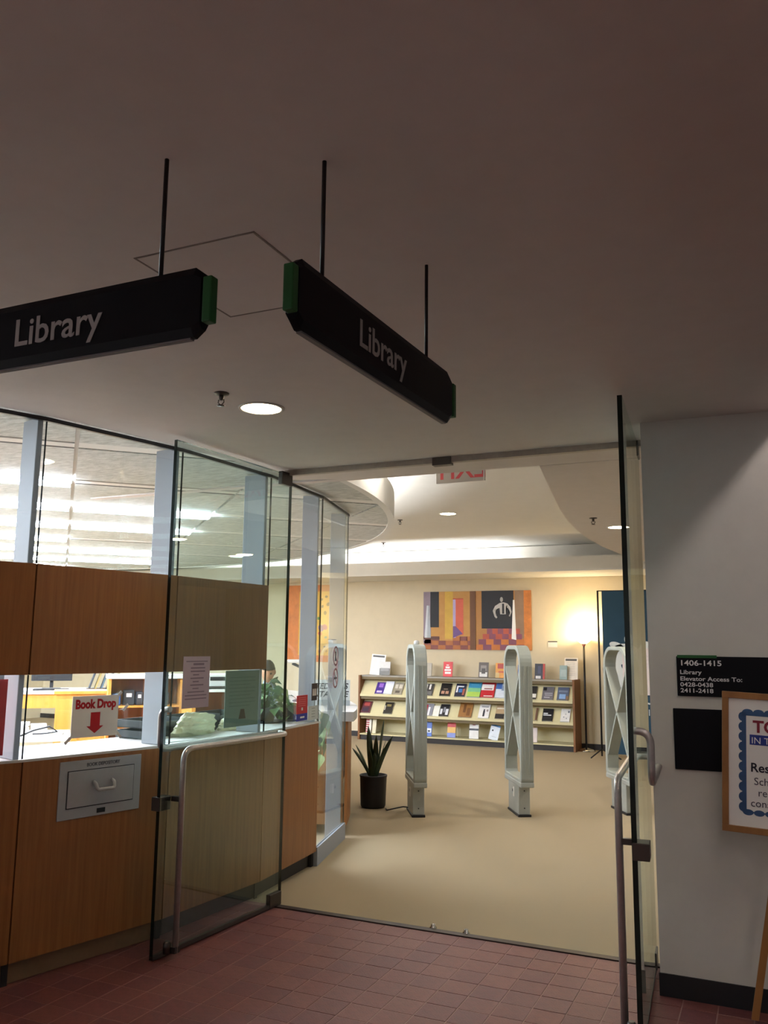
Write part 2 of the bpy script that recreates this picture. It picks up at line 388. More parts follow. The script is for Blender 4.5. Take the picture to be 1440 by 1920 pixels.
for i in range(1, NB-1):  # added dark backing, keeps office light from leaking through the panel seams
    x, y = spt(i, RG-0.03)
    MB().box(-0.006, 0.002, -0.015, 0.015, 0.0, 1.03).build('seam_light_block', M_toe, wd, (x, y, 0), (0, 0, R_(SE[i])))
    if i < 6 or i == 6: MB().box(-0.006, 0.002, -0.015, 0.015, 1.44, 1.99).build('seam_light_block', M_toe, wd, (x, y, 0), (0, 0, R_(SE[i])))
x, y = spt(NB-1, RG-0.03)
MB().box(-0.02, 0.004, -0.03, 0.03, 0.0, 1.03).build('end_light_block', M_toe, wd, (x, y, 0), (0, 0, R_(SE[NB-1])))  # added dark strip closing a bright gap at the panel end
# ------------------------------------------------------------------ glass doors
def glass_door(name, hinge, yaw, W, side, label):
    # local: x from hinge to free edge, camera-side (inner face) is local y*side negative
    t = thing(name, (hinge[0], hinge[1], 0), yaw, label, None, kind='structure')
    H0, H1 = 0.012, C-0.03
    mb = MB(); mb.box(0, W, -0.011, 0.011, H0, H1); mb.m = [1, 1, 0, 0, 1, 1]
    mb.build('glass_pane', [G_door, M_edge], t)
    s = side
    r = 0.016
    xi = W-0.10
    # long inner bar: floor rod, bend, then crash bar to the hinge side
    MB().tube(fillet([(xi, s*0.07, 0.03), (xi, s*0.07, 1.045), (0.05, s*0.07, 1.045), (0.05, s*0.01, 1.045)], 0.07), r, 12).build('push_bar', M_steel, t)
    MB().tube(fillet([(W-0.07, -s*0.01, 1.25), (W-0.07, -s*0.075, 1.25), (W-0.07, -s*0.075, 1.035), (0.05, -s*0.075, 1.035), (0.05, -s*0.01, 1.035)], 0.055), r, 12).build('pull_handle', M_steel, t)
    MB().box(W-0.085, W+0.004, -0.045 if s > 0 else -0.009, 0.009 if s > 0 else 0.06, 0.735, 0.805).build('lock_plate', M_steeld, t, bevel=0.003)
    MB().box(xi-0.012, xi+0.012, min(s*0.008, s*0.07), max(s*0.008, s*0.07), 0.775, 0.80).build('bar_bracket', M_steeld, t)
    b = MB().box(xi-0.02, xi+0.02, min(s*0.008, s*0.085), max(s*0.008, s*0.085), 0.03, 0.06).lathe([(0.02, 0), (0.02, 0.05), (0.012, 0.06)], 14, (xi+0.03, s*0.04, 0.03))
    b.build('floor_bolt', M_steeld, t)
    MB().box(0.0, 0.12, -0.016, 0.016, H1-0.075, H1+0.012).build('top_pivot', M_steeld, t, bevel=0.003)
    MB().box(0.0, 0.12, -0.016, 0.016, 0.006, 0.085).build('bottom_pivot', M_steeld, t, bevel=0.003)
    MB().box(0.12, W, -0.012, 0.012, 0.008, 0.028).build('bottom_rail', M_steeld, t)
    return t
d1 = glass_door('door_1', (-2.905, 4.86), math.atan2(3.73-4.86, -2.976+2.905), 1.13, 1, 'open glass door beside the desk with tubular steel handles')
d2 = glass_door('door_2', (-0.655, 4.86), math.atan2(3.80-4.86, -0.578+0.655), 1.065, -1, 'open glass door beside the grey wall with dark edge')
hd = thing('trim_2', (0, 4.84, C), 0, 'slim metal header rail over the double doors', None, kind='structure')
B(-2.93, -0.58, -0.02, 0.02, -0.035, 0.0).build('rail', mat('header_metal', 'A89C90', 0.55, metal=0.3, var=0.1), hd)
B(-1.87, -1.75, -0.028, 0.022, -0.05, 0.0).build('strike_box', M_steeld, hd)

# ------------------------------------------------------------------ hanging signs
def hanging_sign(loc, rz, label, L=0.92, z=2.365, h=0.166, th=0.034, tx=0.0, rods=(-.33, .33)):
    t = thing('hanging_sign', (loc[0], loc[1], z-h/2), rz, label, 'sign', 'hanging library signs')
    # body: rounded section (front is -y)
    prof = [(-th/2, 0.02), (-th/2+0.009, 0.0), (th/2-0.009, 0.0), (th/2, 0.02), (th/2, h-0.02), (th/2-0.009, h), (-th/2+0.009, h), (-th/2, h-0.02)]
    mb = MB()
    xs = [(-L/2, 0.72), (-L/2+0.022, 1.0), (L/2-0.022, 1.0), (L/2, 0.72)]
    rings = []
    for x, k in xs: rings.append([(x, y, h/2+(zz-h/2)*(0.80 if k < 1 else 1)) for (y, zz) in prof])
    n = len(prof); v = [p for r in rings for p in r]; fs = [tuple(range(n)), tuple(range(3*n, 4*n))[::-1]]
    for i in range(3):
        for k in range(n): fs.append((i*n+k, (i+1)*n+k, (i+1)*n+(k+1) % n, i*n+(k+1) % n))
    mb.add(v, fs).build('sign_body', M_signblk, t)
    MB().box(-L/2+0.03, L/2-0.03, -th/2+0.01, th/2-0.01, -0.004, 0.0).build('light_strip', mat('sign_underside', '6A6668', 0.5), t)
    for s in (-1, 1): MB().box(s*L/2-0.012+s*0.018, s*L/2+0.012+s*0.018, -th/2-0.002, th/2-0.010, 0.028, h-0.03).build('end_tab', M_green, t, bevel=0.003)
    for r in rods: MB().tube([(r, 0, h), (r, 0, C-(z-h/2))], 0.0055, 8).build('rod', mat('rod_black', '140C0E', 0.5), t)
    text('lettering', 'Library', 0.100, M_letter, t, (tx, -th/2-0.001, h/2-0.032), 0, 'CENTER', 0.012)
    text('lettering', 'Library', 0.100, M_letter, t, (-tx, th/2+0.001, h/2-0.032), PI, 'CENTER', 0.012)
    return t
hanging_sign((-1.60, 1.507), 0.0, 'black hanging sign reading Library nearest the desk windows', tx=0.03, rods=(-0.33, 0.33), z=2.368)
hanging_sign((-0.917, 2.0), PI/2 - R_(1.5), 'black hanging sign reading Library with both green end tabs shown', tx=-0.035, rods=(-0.335, 0.29), z=2.372)

# ------------------------------------------------------------------ ceiling fittings
def downlight(x, y, z, label, power, r=0.098, col=(1, 0.93, 0.82)):
    t = thing('downlight', (x, y, z), 0, label, 'ceiling light', 'round recessed ceiling lights')
    MB().lathe([(r+0.016, 0.0), (r+0.016, -0.004), (r, -0.006), (r, 0.0)], 32).build('trim_ring', M_white, t)
    MB().lathe([(0.0, -0.0025), (r, -0.0025)], 32).build('lens', M_can, t)
    area_lamp('lamp_glow', (0, 0, -0.012), r*1.6, power, col, parent=t)
    return t
downlight(-2.245, 3.455, C, 'lit round downlight in the lobby ceiling beside the hanging signs', 1.5)
downlight(-3.668, 9.99, 3.25, 'lit round downlight in the raised white ceiling', 20, col=(.98, 1, .99))
downlight(-1.315, 8.33, C, 'lit round downlight in the curved lower ceiling', 18, col=(1, .96, .88))
for (x, y, z) in ((0.5, 7.2, C), (0.6, 10.6, C), (0.9, 8.8, C), (-2.7, 5.9, 3.25), (1.2, 12.3, C), (-6.5, 11.3, 3.25), (-5.4, 10.3, 3.25)):  # extra downlights placed out of view to brighten the library
    downlight(x, y, z, 'added downlight out of sight to brighten the library carpet', 14, col=(.97, 1, 1))
for (x, y) in ((1.6, 0.6), (2.2, -2.4), (-1.6, -2.2)):  # added fill lamps outside the view, lifting the dim lobby
    downlight(x, y, C, 'added unseen fill downlight in the lobby ceiling away from the glass doors', 6, col=(1, .86, .92))
def sprinkler(x, y, z, label):
    t = thing('fire_sprinkler', (x, y, z), 0, label, 'sprinkler', 'ceiling fire sprinklers')
    MB().lathe([(0.036, 0), (0.034, -0.006), (0.012, -0.010)], 18).build('escutcheon', M_steeld, t)
    MB().lathe([(0.011, -0.008), (0.011, -0.03), (0.006, -0.034)], 12).tube([(-0.014, 0, -0.03), (-0.016, 0, -0.045), (0, 0, -0.058)], 0.003, 6).tube([(0.014, 0, -0.03), (0.016, 0, -0.045), (0, 0, -0.058)], 0.003, 6).build('frame', M_steeld, t)
    MB().lathe([(0.018, -0.058), (0.018, -0.061), (0.0, -0.062)], 14).build('deflector', M_steeld, t)
sprinkler(-2.28, 3.17, C, 'fire sprinkler in the lobby ceiling next to the downlight')
sprinkler(-4.45, 10.28, 3.25, 'fire sprinkler in the raised ceiling beside its downlight')
sprinkler(-5.7, 12.5, 3.25, 'tiny fire sprinkler in the raised ceiling near the back cove')
sprinkler(-1.43, 7.66, C, 'fire sprinkler in the curved lower ceiling')
# cove tubes
m = MB(); m.tube([(p[0], p[1], 2.925) for p in arc(5.5, -8, 110, 60)], 0.02, 8)
tag(m.build('cove_light', M_cove), 'light tube in the cove above the round office fascia', 'cove light')
m = MB(); m.tube([(-9.5, 13.3, 2.83), (-3.9, 13.3, 2.83)], 0.02, 8)
tag(m.build('cove_light', M_cove), 'light tube in the cove of the back soffit', 'cove light')
# exit sign
t = thing('exit_sign', (-1.968, 5.62, 2.748), 0, 'hanging exit sign seen from behind with mirrored red letters', 'sign')
B(-0.181, 0.181, -0.006, 0.006, 0.0, 0.19).build('panel', mat('exit_panel', 'B8B0A6', 0.5), t)
B(0.170, 0.181, -0.009, 0.009, 0.0, 0.19).box(-0.181, 0.181, -0.02, 0.02, 0.19, 0.25).build('housing', M_white, t)
text('lettering', 'EXIT', 0.19, mat('exit_red', 'C8484C', 0.5), t, (0.0, -0.0065, 0.028), 0, 'CENTER', 0.012, mirror=True)
B(-0.01, 0.01, -0.01, 0.01, 0.25, 0.502).build('stem', M_white, t)

# ------------------------------------------------------------------ right wall signs
t = thing('room_sign', (-0.447, 4.446, 1.374), 0, 'black room number plaque with white lettering and green tab', 'sign')
B(0.0, 0.52, -0.012, 0.0, 0.0, 0.19).build('plate', M_signblk, t, bevel=0.003)
B(0.005, 0.185, -0.014, -0.002, 0.182, 0.196).build('tab', M_green, t)
for s, z, sz in (('1406-1415', 0.146, 0.036), ('Library', 0.105, 0.028), ('Elevator Access To:', 0.074, 0.028), ('0428-0438', 0.046, 0.028), ('2411-2418', 0.018, 0.028)):
    text('lettering', s, sz, mat('plaque_letter', 'DAD6D4', 0.6), t, (0.014, -0.0125, z), 0, 'LEFT', 0.016, sx=1.24)
tag(B(0, 0.30, -0.012, 0, 0, 0.285).build('blank_plaque', M_signblk, None, (-0.472, 4.446, 1.03), bevel=0.003), 'plain black square plaque below the room sign', 'plaque')
# framed poster standing on a wooden post
t = thing('poster_easel', (0.105, 4.27, 0.0), R_(2), 'wooden framed poster on an easel before the grey wall', 'easel'); t.rotation_euler.y = R_(2.6)
fx0, fx1, fz0, fz1 = -0.405, 0.215, 0.785, 1.395
fr = mat('frame_oak', 'A0703C', 0.45, scale=6, col2='8C5E30', stretch=(3, 3, 1))
for nm, q in (('frame_rail', (fx0, fx1, fz1-0.028, fz1)), ('frame_rail', (fx0, fx1, fz0, fz0+0.028)), ('frame_stile', (fx0, fx0+0.028, fz0+0.028, fz1-0.028)), ('frame_stile', (fx1-0.028, fx1, fz0+0.028, fz1-0.028))):
    B(q[0], q[1], -0.014, 0.012, q[2], q[3]).build(nm, fr, t, bevel=0.002)
ps = B(fx0+0.028, fx1-0.028, -0.004, 0.004, fz0+0.028, fz1-0.028).build('poster_sheet', M_paper, t)
nav = mat('poster_blue', '35557F', 0.7, var=0.15, scale=10)
bx0, bx1, bz0, bz1 = fx0+0.085, fx1-0.085, fz0+0.09, fz1-0.085
mb = MB()
for k in range(10):
    z = bz0 + (bz1-bz0)*(k+0.5)/10
    for x in (bx0, bx1): mb.vprism(ell(x, z, 0.016, 0.020), -0.0052, -0.004)
    x = bx0 + (bx1-bx0)*(k+0.5)/10
    for z2 in (bz0, bz1): mb.vprism(ell(x, z2, 0.022, 0.013), -0.0052, -0.004)
mb.box(bx0-0.002, bx0+0.016, -0.0054, -0.004, bz0, bz1).box(bx1-0.016, bx1+0.002, -0.0054, -0.004, bz0, bz1).box(bx0, bx1, -0.0054, -0.004, bz1-0.016, bz1+0.002).box(bx0, bx1, -0.0054, -0.004, bz0-0.002, bz0+0.004)
mb.build('scalloped_border', nav, t)
maroon = mat('poster_maroon', '8A2436', 0.7); dark = mat('poster_ink', '1E1A28', 0.7); ink2 = mat('poster_ink_grey', '4A4552', 0.7)
tx0 = bx0+0.032
text('lettering', 'TO', 0.072, maroon, t, (tx0+0.012, -0.0056, bz1-0.086), 0, 'LEFT', 0.03)
B(tx0-0.002, bx1-0.03, -0.0056, -0.005, bz1-0.142, bz1-0.098).build('banner_bar', mat('poster_royal', '2A3A8C', 0.7), t)
text('lettering', 'IN TH', 0.040, M_paper, t, (tx0+0.004, -0.0060, bz1-0.136), 0, 'LEFT', 0.0)
for s, z, sz, b_, dx in (('Res', 0.258, 0.054, 0.018, 0.0), ('Sch', 0.314, 0.045, 0.0, 0.014), ('res', 0.362, 0.045, 0.0, 0.03), ('cons', 0.408, 0.045, 0.0, 0.0)):
    text('lettering', s, sz, dark if b_ else ink2, t, (tx0+dx, -0.0056, bz1-z), 0, 'LEFT', b_)
for sx_ in (-1, 1):
    MB().hexa([(-.075+sx_*.20-.015, .014, .012), (-.075+sx_*.20+.015, .014, .012), (-.075+sx_*.20+.015, .034, .012), (-.075+sx_*.20-.015, .034, .012), (-.045+sx_*.03-.015, .014, 1.5), (-.045+sx_*.03+.015, .014, 1.5), (-.045+sx_*.03+.015, .034, 1.5), (-.045+sx_*.03-.015, .034, 1.5)]).build('leg', fr, t)

# ------------------------------------------------------------------ signs on the desk front
def bay_thing(name, i, x, z, label, cat, group=None, y=0.0):
    (mx, my), yaw, L = bayframe(i); c, s = math.cos(yaw), math.sin(yaw)
    return thing(name, (mx + c*x - s*y, my + s*x + c*y, z), yaw, label, cat, group)
t = bay_thing('book_drop_sign', 4, -0.053, 1.115, 'white Book Drop sign with red arrow taped to the glass', 'sign', y=0.003)
B(-0.137, 0.137, -0.004, 0.0, 0.0, 0.21).build('board', mat('sign_board', 'F2F3F0', 0.7), t)
text('lettering', 'Book Drop', 0.062, M_red, t, (0.0, -0.0045, 0.148), 0, 'CENTER', 0.045, sx=0.84)
MB().vprism([(-0.028, 0.125), (-0.028, 0.055), (-0.05, 0.055), (0.0, 0.018), (0.05, 0.055), (0.028, 0.055), (0.028, 0.125)], -0.0045, -0.004).build('arrow', M_red, t)
tape = mat('tape', 'E6E4DC', 0.5)
for (x, z, a) in ((-0.15, -0.01, 45), (0.15, 0.0, -45), (0.14, 0.21, 45), (0.185, 0.14, 45)):
    mb = MB(); c, s = math.cos(R_(a)), math.sin(R_(a)); mb.vprism([(x+c*px-s*pz, z+s*px+c*pz) for px, pz in ((-.022, -.008), (.022, -.008), (.022, .008), (-.022, .008))], -0.001, 0.0); mb.build('tape', tape, t)
t = bay_thing('book_depository', 4, 0.003, 0.716, 'grey metal book depository hatch set in the oak panel', 'book drop')
M_dep = mat('hatch_grey', 'A9ABAE', 0.5, metal=0.1, var=0.04, scale=15)
B(-0.243, 0.243, -0.006, 0.0, 0.0, 0.286).build('plate', M_dep, t, bevel=0.002)
B(-0.199, 0.199, -0.0068, -0.006, 0.052, 0.238).build('gap', M_black, t)
fp = B(-0.195, 0.195, -0.011, -0.006, 0.056, 0.234).build('flap', M_dep, t, bevel=0.002)
MB().tube(fillet([(-0.05, -0.011, 0.172), (-0.05, -0.035, 0.165), (-0.045, -0.045, 0.135), (0.055, -0.045, 0.135), (0.06, -0.035, 0.165), (0.06, -0.011, 0.172)], 0.012, 4), 0.009, 8).build('handle', mat('hatch_handle', 'B8B8B4', 0.4), fp)
text('lettering', 'BOOK DEPOSITORY', 0.026, mat('hatch_ink', '50545C', 0.7), t, (0.007, -0.0068, 0.252), 0, 'CENTER', 0.004, sx=0.84)
B(-0.018, 0.03, -0.009, -0.006, 0.013, 0.036).build('lock', M_black, t)
t = bay_thing('red_poster', 3, 0.24, 1.06, 'red paper poster taped inside the glass beside the post', 'poster', y=0.016)
B(-0.11, 0.11, 0.0, 0.002, 0.0, 0.36).build('sheet', mat('poster_red', 'D8444C', 0.7, var=0.12, scale=8), t)
t = bay_thing('tinted_notice', 5, 0.195, 1.09, 'notice sheet taped on the desk glass, painted the green of backlit glass', 'notice', y=0.003)
B(-0.17, 0.17, -0.003, 0.0, 0.0, 0.345).build('sheet', mat('notice_glass_tint', '93A599', 0.8, var=0.04), t)  # sheet colour stands in for glass tint and dim backlight
for k in range(9): B(-0.13, 0.13 - 0.05*(k % 3 == 2), -0.0036, -0.003, 0.30-0.022*k, 0.304-0.022*k).build('text_line', mat('notice_ink', '7C9084', 0.8), t)
MB().vprism([(-0.03, 0.045), (0.04, 0.045), (0.022, 0.105), (-0.012, 0.105)], -0.0038, -0.003).build('crest', mat('crest_ink', '6A5A50', 0.8), t)
t = bay_thing('red_blue_decal', 6, 0.135, 1.062, 'red and blue notice decal on the desk glass', 'decal', y=0.003)
B(-0.09, 0.09, -0.002, 0.0, 0.05, 0.178).build('red_field', M_red, t)
B(-0.09, 0.09, -0.002, 0.0, 0.0, 0.05).build('blue_field', mat('decal_blue', '1E2A9A', 0.6), t)
for k in range(5): B(-0.065, 0.06, -0.0026, -0.002, 0.16-0.014*k, 0.164-0.014*k).build('text_line', mat('decal_pink', 'E0727A', 0.7), t)
B(-0.03, 0.04, -0.0026, -0.002, 0.018, 0.03).box(-0.012, 0.012, -0.0026, -0.002, 0.072, 0.092).build('mark', M_paper, t)
t = bay_thing('dark_decal', 6, 0.345, 1.193, 'dark brown decal with white figures on the desk glass', 'decal', y=0.003)
B(-0.048, 0.048, -0.002, 0.0, 0.0, 0.124).build('field', mat('decal_brown', '2E1C1E', 0.6), t)
for k in range(4): MB().vprism([(-0.034+0.018*k, 0.035), (-0.022+0.018*k, 0.035), (-0.024+0.018*k, 0.085), (-0.032+0.018*k, 0.085)], -0.0026, -0.002).build('figure', M_paper, t)
t = bay_thing('white_card', 6, 0.33, 1.055, 'small white hours card on the desk glass', 'notice', y=0.003)
B(-0.09, 0.09, -0.002, 0.0, 0.0, 0.10).build('card', mat('card_white', 'C6CECA', 0.8), t)
for k in range(4): B(-0.03, 0.03, -0.0026, -0.002, 0.08-0.02*k, 0.084-0.02*k).build('text_line', mat('card_ink', '8A938E', 0.8), t)
def ring_decal(z, label, kind):
    t = bay_thing('prohibition_decal', 7, 0.05, z, label, 'decal', 'round prohibition decals on the glass', y=0.003)
    mb = MB(); n = 28; o1, i1 = ell(0, 0, 0.085, 0.08, 0, n), ell(0, 0, 0.070, 0.066, 0, n)
    for k in range(n): mb.vprism([o1[k], o1[(k+1) % n], i1[(k+1) % n], i1[k]], -0.002, 0.0)
    mb.vprism([(-0.052, 0.046), (-0.044, 0.054), (0.052, -0.046), (0.044, -0.054)], -0.002, 0.0)
    mb.build('ring', mat('decal_ring', '8A5A5C', 0.6), t)
    mb = MB()
    if kind: mb.box(-0.02, 0.016, -0.0016, 0, -0.04, 0.035).box(0.008, 0.014, -0.0016, 0, 0.035, 0.055)
    else: mb.box(-0.05, 0.035, -0.0016, 0, -0.008, 0.008).box(0.038, 0.05, -0.0016, 0, -0.008, 0.008)
    mb.build('symbol', mat('decal_ink', '3A3A40', 0.6), t)
ring_decal(1.512, 'round no phone decal above another on the full height glass', 1)
ring_decal(1.335, 'round no smoking decal under the phone decal on the glass', 0)
# notice on the open door
t = thing('door_notice', (-2.955+0.008, 3.965, 1.25), math.atan2(4.86-3.73, -2.905+2.976), 'lilac opening hours notice taped to the open glass door', 'notice')
B(-0.112, 0.112, -0.006, -0.0045, 0, 0.28).build('sheet', mat('notice_lilac', 'B9AEBE', 0.8, var=0.03), t)
for k, (a, b_, h) in enumerate(((-.09, .09, .006), (-.03, .06, .012), (-.05, .07, .008), (-.05, .07, .008), (-.03, .02, .007), (-.05, .06, .007), (-.03, .02, .007), (-.05, .06, .007), (-.03, .02, .006), (-.07, .07, .006), (-.09, .09, .006), (-.09, .09, .006))):
    z = 0.25 - 0.0185*k; B(a, b_, -0.0066, -0.006, z, z+h).build('text_line', mat('notice_text', '857A8C', 0.8), t)

# ------------------------------------------------------------------ security gates
def rrect(w, z0, z1, rt, rb, n=8):
    """outline in (s, z): rounded top corners rt, bottom corners rb, counter-clockwise from bottom left"""
    pts = []
    for (cx, cz, r, a0) in ((w/2-rb, z0+rb, rb, -90), (w/2-rt, z1-rt, rt, 0), (-w/2+rt, z1-rt, rt, 90), (-w/2+rb, z0+rb, rb, 180)):
        for k in range(n+1):
            a = R_(a0 + 90*k/n); pts.append((cx + r*math.cos(a), cz + r*math.sin(a)))
    return pts
def gate(x, y, label, dome=False):
    t = thing('security_gate', (x, y, 0), R_(120), label, 'security gate', 'security gates in a row')   # local x runs along the gate
    T = 0.062
    o1 = rrect(0.66, 0.30, 1.615, 0.20, 0.07); i1 = rrect(0.56, 0.36, 1.575, 0.16, 0.03)
    mb = MB(); n = len(o1)
    v = [(p[0], -T, p[1]) for p in o1] + [(p[0], -T, p[1]) for p in i1] + [(p[0], T, p[1]) for p in o1] + [(p[0], T, p[1]) for p in i1]
    fs = []
    for k in range(n):
        j = (k+1) % n
        fs += [(k, j, n+j, n+k), (2*n+k, 3*n+k, 3*n+j, 2*n+j), (k, 2*n+k, 2*n+j, j), (n+k, n+j, 3*n+j, 3*n+k)]
    mb.add(v, fs, 0, False).build('loop_frame', M_gate, t, bevel=0.008)
    for (a, b) in (((-0.285, 1.40), (0.285, 0.52)), ((0.285, 1.40), (-0.285, 0.52))):
        d = Vector((b[0]-a[0], b[1]-a[1])).normalized(); nn = Vector((-d.y, d.x))*0.013
        MB().vprism([(a[0]+nn.x, a[1]+nn.y), (a[0]-nn.x, a[1]-nn.y), (b[0]-nn.x, b[1]-nn.y), (b[0]+nn.x, b[1]+nn.y)], -T+0.008, T-0.008).build('cross_brace', M_gate, t, bevel=0.004)
    for yy in (-0.02, 0.02): B(-0.334, -0.329, yy-0.006, yy+0.006, 0.42, 1.42).build('ridge', M_gate, t)
    B(-0.325, 0.325, -T-0.004, T+0.004, 0.285, 0.335).build('sleeve', M_gated, t, bevel=0.01)
    b = B(-0.20, 0.20, -0.056, 0.056, 0.02, 0.287).build('pedestal', M_gated, t, bevel=0.006)
    for z in (0.08, 0.24): MB().lathe([(0.006, 0), (0.006, 0.004)], 10).build('screw', M_black, b, (-0.20, 0.0, z), (0, -PI/2, 0))
    B(0.02, 0.045, 0.056, 0.0575, 0.20, 0.225).build('decal', M_toe, b)
    B(-0.03, 0.005, 0.056, 0.0575, 0.16, 0.25).build('rating_label', M_paper, b)
    B(-0.212, 0.212, -0.064, 0.064, 0.0, 0.022).build('foot_pad', M_black, t, bevel=0.004)
    if dome: MB().lathe([(0.028, 0), (0.028, 0.025), (0.022, 0.038), (0.0, 0.044)], 16, (-0.02, 0, 1.613)).build('indicator_dome', M_white, t)
gate(-3.265, 7.975, 'grey security gate topped by a white dome, beside the potted plant', True)
gate(-2.37, 8.458, 'grey security gate standing in the middle of the row')
gate(-1.455, 9.02, 'grey security gate of the row standing before the teal banner')

# ------------------------------------------------------------------ snake plant
t = thing('snake_plant', (-3.77, 8.08, 0), 0, 'snake plant with stiff dark leaves in a black pot', 'potted plant')
MB().lathe([(0.115, 0), (0.125, 0.02), (0.135, 0.29), (0.140, 0.30), (0.140, 0.315), (0.128, 0.315), (0.125, 0.27)], 28).build('pot', M_black, t)
MB().lathe([(0.0, 0.275), (0.126, 0.272)], 24).build('soil', mat('soil', '2A1E18', 0.95, var=0.3, scale=60), t)
def blade(h, lean, az, w, bend):
    h *= 1.12; w *= 1.35
    mb = MB(); n = 9; c, s = math.cos(az), math.sin(az)
    for k in range(n+1):
        f = k/n; z = 0.27 + h*f; r = lean*f*h + bend*f*f*h; wd_ = w*(0.75+0.6*f)*(1-f**3)**0.8 if f < 1 else 0.0005
        tw = 0.5*f
        ax, ay = -s*math.cos(tw)+c*math.sin(tw), c*math.cos(tw)+s*math.sin(tw)
        for e, dp in ((-1, 0.0), (0, 0.012*(1-f)), (1, 0.0)):
            mb.v.append((c*(0.03+r) + ax*wd_*e - c*dp, s*(0.03+r) + ay*wd_*e - s*dp, z))
    fs = []
    for k in range(n):
        for e in (0, 1): fs.append((3*k+e, 3*k+e+1, 3*k+4+e, 3*k+3+e))
    mb.f = fs; mb.m = [0]*len(fs); mb.sm = [True]*len(fs)
    o = mb.build('leaf', M_leafd, t); md = o.modifiers.new('thick', 'SOLIDIFY'); md.thickness = 0.004; return o
for (h, l, a, w_, b) in ((0.52, 0.10, 0.4, 0.026, 0.02), (0.46, 0.12, 2.6, 0.026, 0.02), (0.38, 0.05, 1.6, 0.030, 0.03), (0.30, 0.25, 3.6, 0.024, 0.2), (0.40, 0.30, 5.9, 0.022, 0.25), (0.33, 0.18, 0.9, 0.026, 0.1), (0.26, 0.35, 3.1, 0.022, 0.4), (0.28, 0.12, 4.7, 0.026, 0.1), (0.24, 0.1, 5.3, 0.03, 0.1)): blade(h, l, a, w_, b)
tag(MB().tube([(-3.60, 8.02, 0.008), (-3.55, 7.93, 0.012), (-3.48, 7.95, 0.03), (-3.42, 8.03, 0.04), (-3.36, 8.07, 0.03)], 0.006, 6).build('power_cable', M_black), 'thin dark cable from the pot to the nearest gate', 'cable')

# ------------------------------------------------------------------ bookcase and books
BX0, BX1, BF, BB = -6.66, -2.94, 13.62, 14.06
t = thing('display_bookcase', ((BX0+BX1)/2, (BF+BB)/2, 0), 0, 'long low display bookcase with slanted cream shelves', 'bookcase')
ox, oy = (BX0+BX1)/2, (BF+BB)/2
M_shelf = mat('shelf_cream', 'D2C79A', 0.6, var=0.02); M_rail = mat('rail_olive', '6C5C3A', 0.6); M_grey = mat('case_top', '9A948A', 0.6)
def LB(x0, x1, y0, y1, z0, z1): return B(x0-ox, x1-ox, y0-oy, y1-oy, z0, z1)
for x in (BX0, BX1+0.002): LB(x, x+0.035, BF-0.01, BB, 0.0, 1.09 if x < -4 else 1.10).build('end_panel', M_woodb, t, bevel=0.003)
LB(BX0+0.035, BX1, BF+0.05, BB, 1.065, 1.09).build('top_board', M_grey, t)
LB(BX0+0.035, BX1, BF+0.05, BF+0.06, 1.02, 1.065).build('top_rail', M_rail, t)
LB(BX0+0.035, BX1, BB-0.02, BB, 0.09, 1.065).build('back_panel', M_shelf, t)
LB(BX0+0.035, BX1, BF+0.02, BB, 0.0, 0.085).build('plinth', M_toe, t)
LB(BX0+0.035, BX1, BF, BB, 0.085, 0.105).build('bottom_shelf', M_shelf, t)
SL = []   # slanted shelves: (z at lip, lean)
for z in (0.755, 0.425):
    mb = MB(); y0, z0 = BF+0.005-oy, z; y1, z1 = BF+0.20-oy, z+0.27
    a, b = BX0+0.036-ox, BX1-0.001-ox
    mb.hexa([(a, y0, z0), (b, y0, z0), (b, y1, z1-0.015), (a, y1, z1-0.015), (a, y0, z0+0.012), (b, y0, z0+0.012), (b, y1, z1), (a, y1, z1)])
    mb.build('sloping_shelf', M_shelf, t)
    LB(BX0+0.036, BX1-0.001, BF-0.008, BF+0.006, z-0.022, z+0.018).build('shelf_lip', M_shelf, t)
    LB(BX0+0.036, BX1-0.001, BF+0.02, BF+0.03, z-0.07, z-0.022).build('shelf_rail', M_rail, t)
lean = math.atan2(0.20, 0.27)
BK = {}
def book(x, w_, h, row, col, label, deco=(), thick=0.022, tiltz=0.0, nm='book'):
    """row: 't' top, 1, 2 slanted, 3 bottom; deco: list of (x0,x1,z0,z1,colour) as fractions of the cover"""
    if row == 't': y, z, tl = BF+0.20, 1.091, R_(10)
    elif row == 3: y, z, tl = BF+0.10, 0.106, R_(9)
    else: y, z, tl = BF+0.012, (0.755 if row == 1 else 0.425)+0.020, lean
    if row in (1, 2): h = h/math.cos(lean)*0.96
    o = thing(nm, (x, y, z), 0, label, 'book' if nm == 'book' else 'notice', 'books on the display bookcase' if nm == 'book' else None)
    o.rotation_euler = (-tl, tiltz, 0)
    cm = mat('cover_'+col, col, 0.45, var=0.08, scale=18)
    if thick > 0.01:
        MB().box(-w_/2, w_/2, -thick, -thick+0.003, 0, h).box(-w_/2, w_/2, -0.003, 0, 0, h).box(-w_/2, -w_/2+0.003, -thick, 0, 0, h).build('cover', cm, o)
        B(-w_/2+0.003, w_/2-0.003, -thick+0.003, -0.003, 0.003, h-0.003).build('pages', M_paper, o)
    else: B(-w_/2, w_/2, -thick, 0, 0, h).build('sheet', cm, o)
    for k, (a, b, c, d, cc) in enumerate(deco):
        pts = [(-w_/2+a*w_, c*h), (-w_/2+b*w_, c*h), (-w_/2+b*w_, d*h), (-w_/2+a*w_, d*h)]
        MB().vprism(pts, -thick-0.0008-0.0002*k, -thick).build('cover_print', mat('cover_'+cc, cc, 0.45, var=0.08, scale=18), o)
    return o
NW = [(.08, .92, .86, .95, '4A4640')] + [(.15, .8, z, z+.012, 'B8B4AC') for z in (.2, .28, .36, .44, .52, .6, .68, .76)]
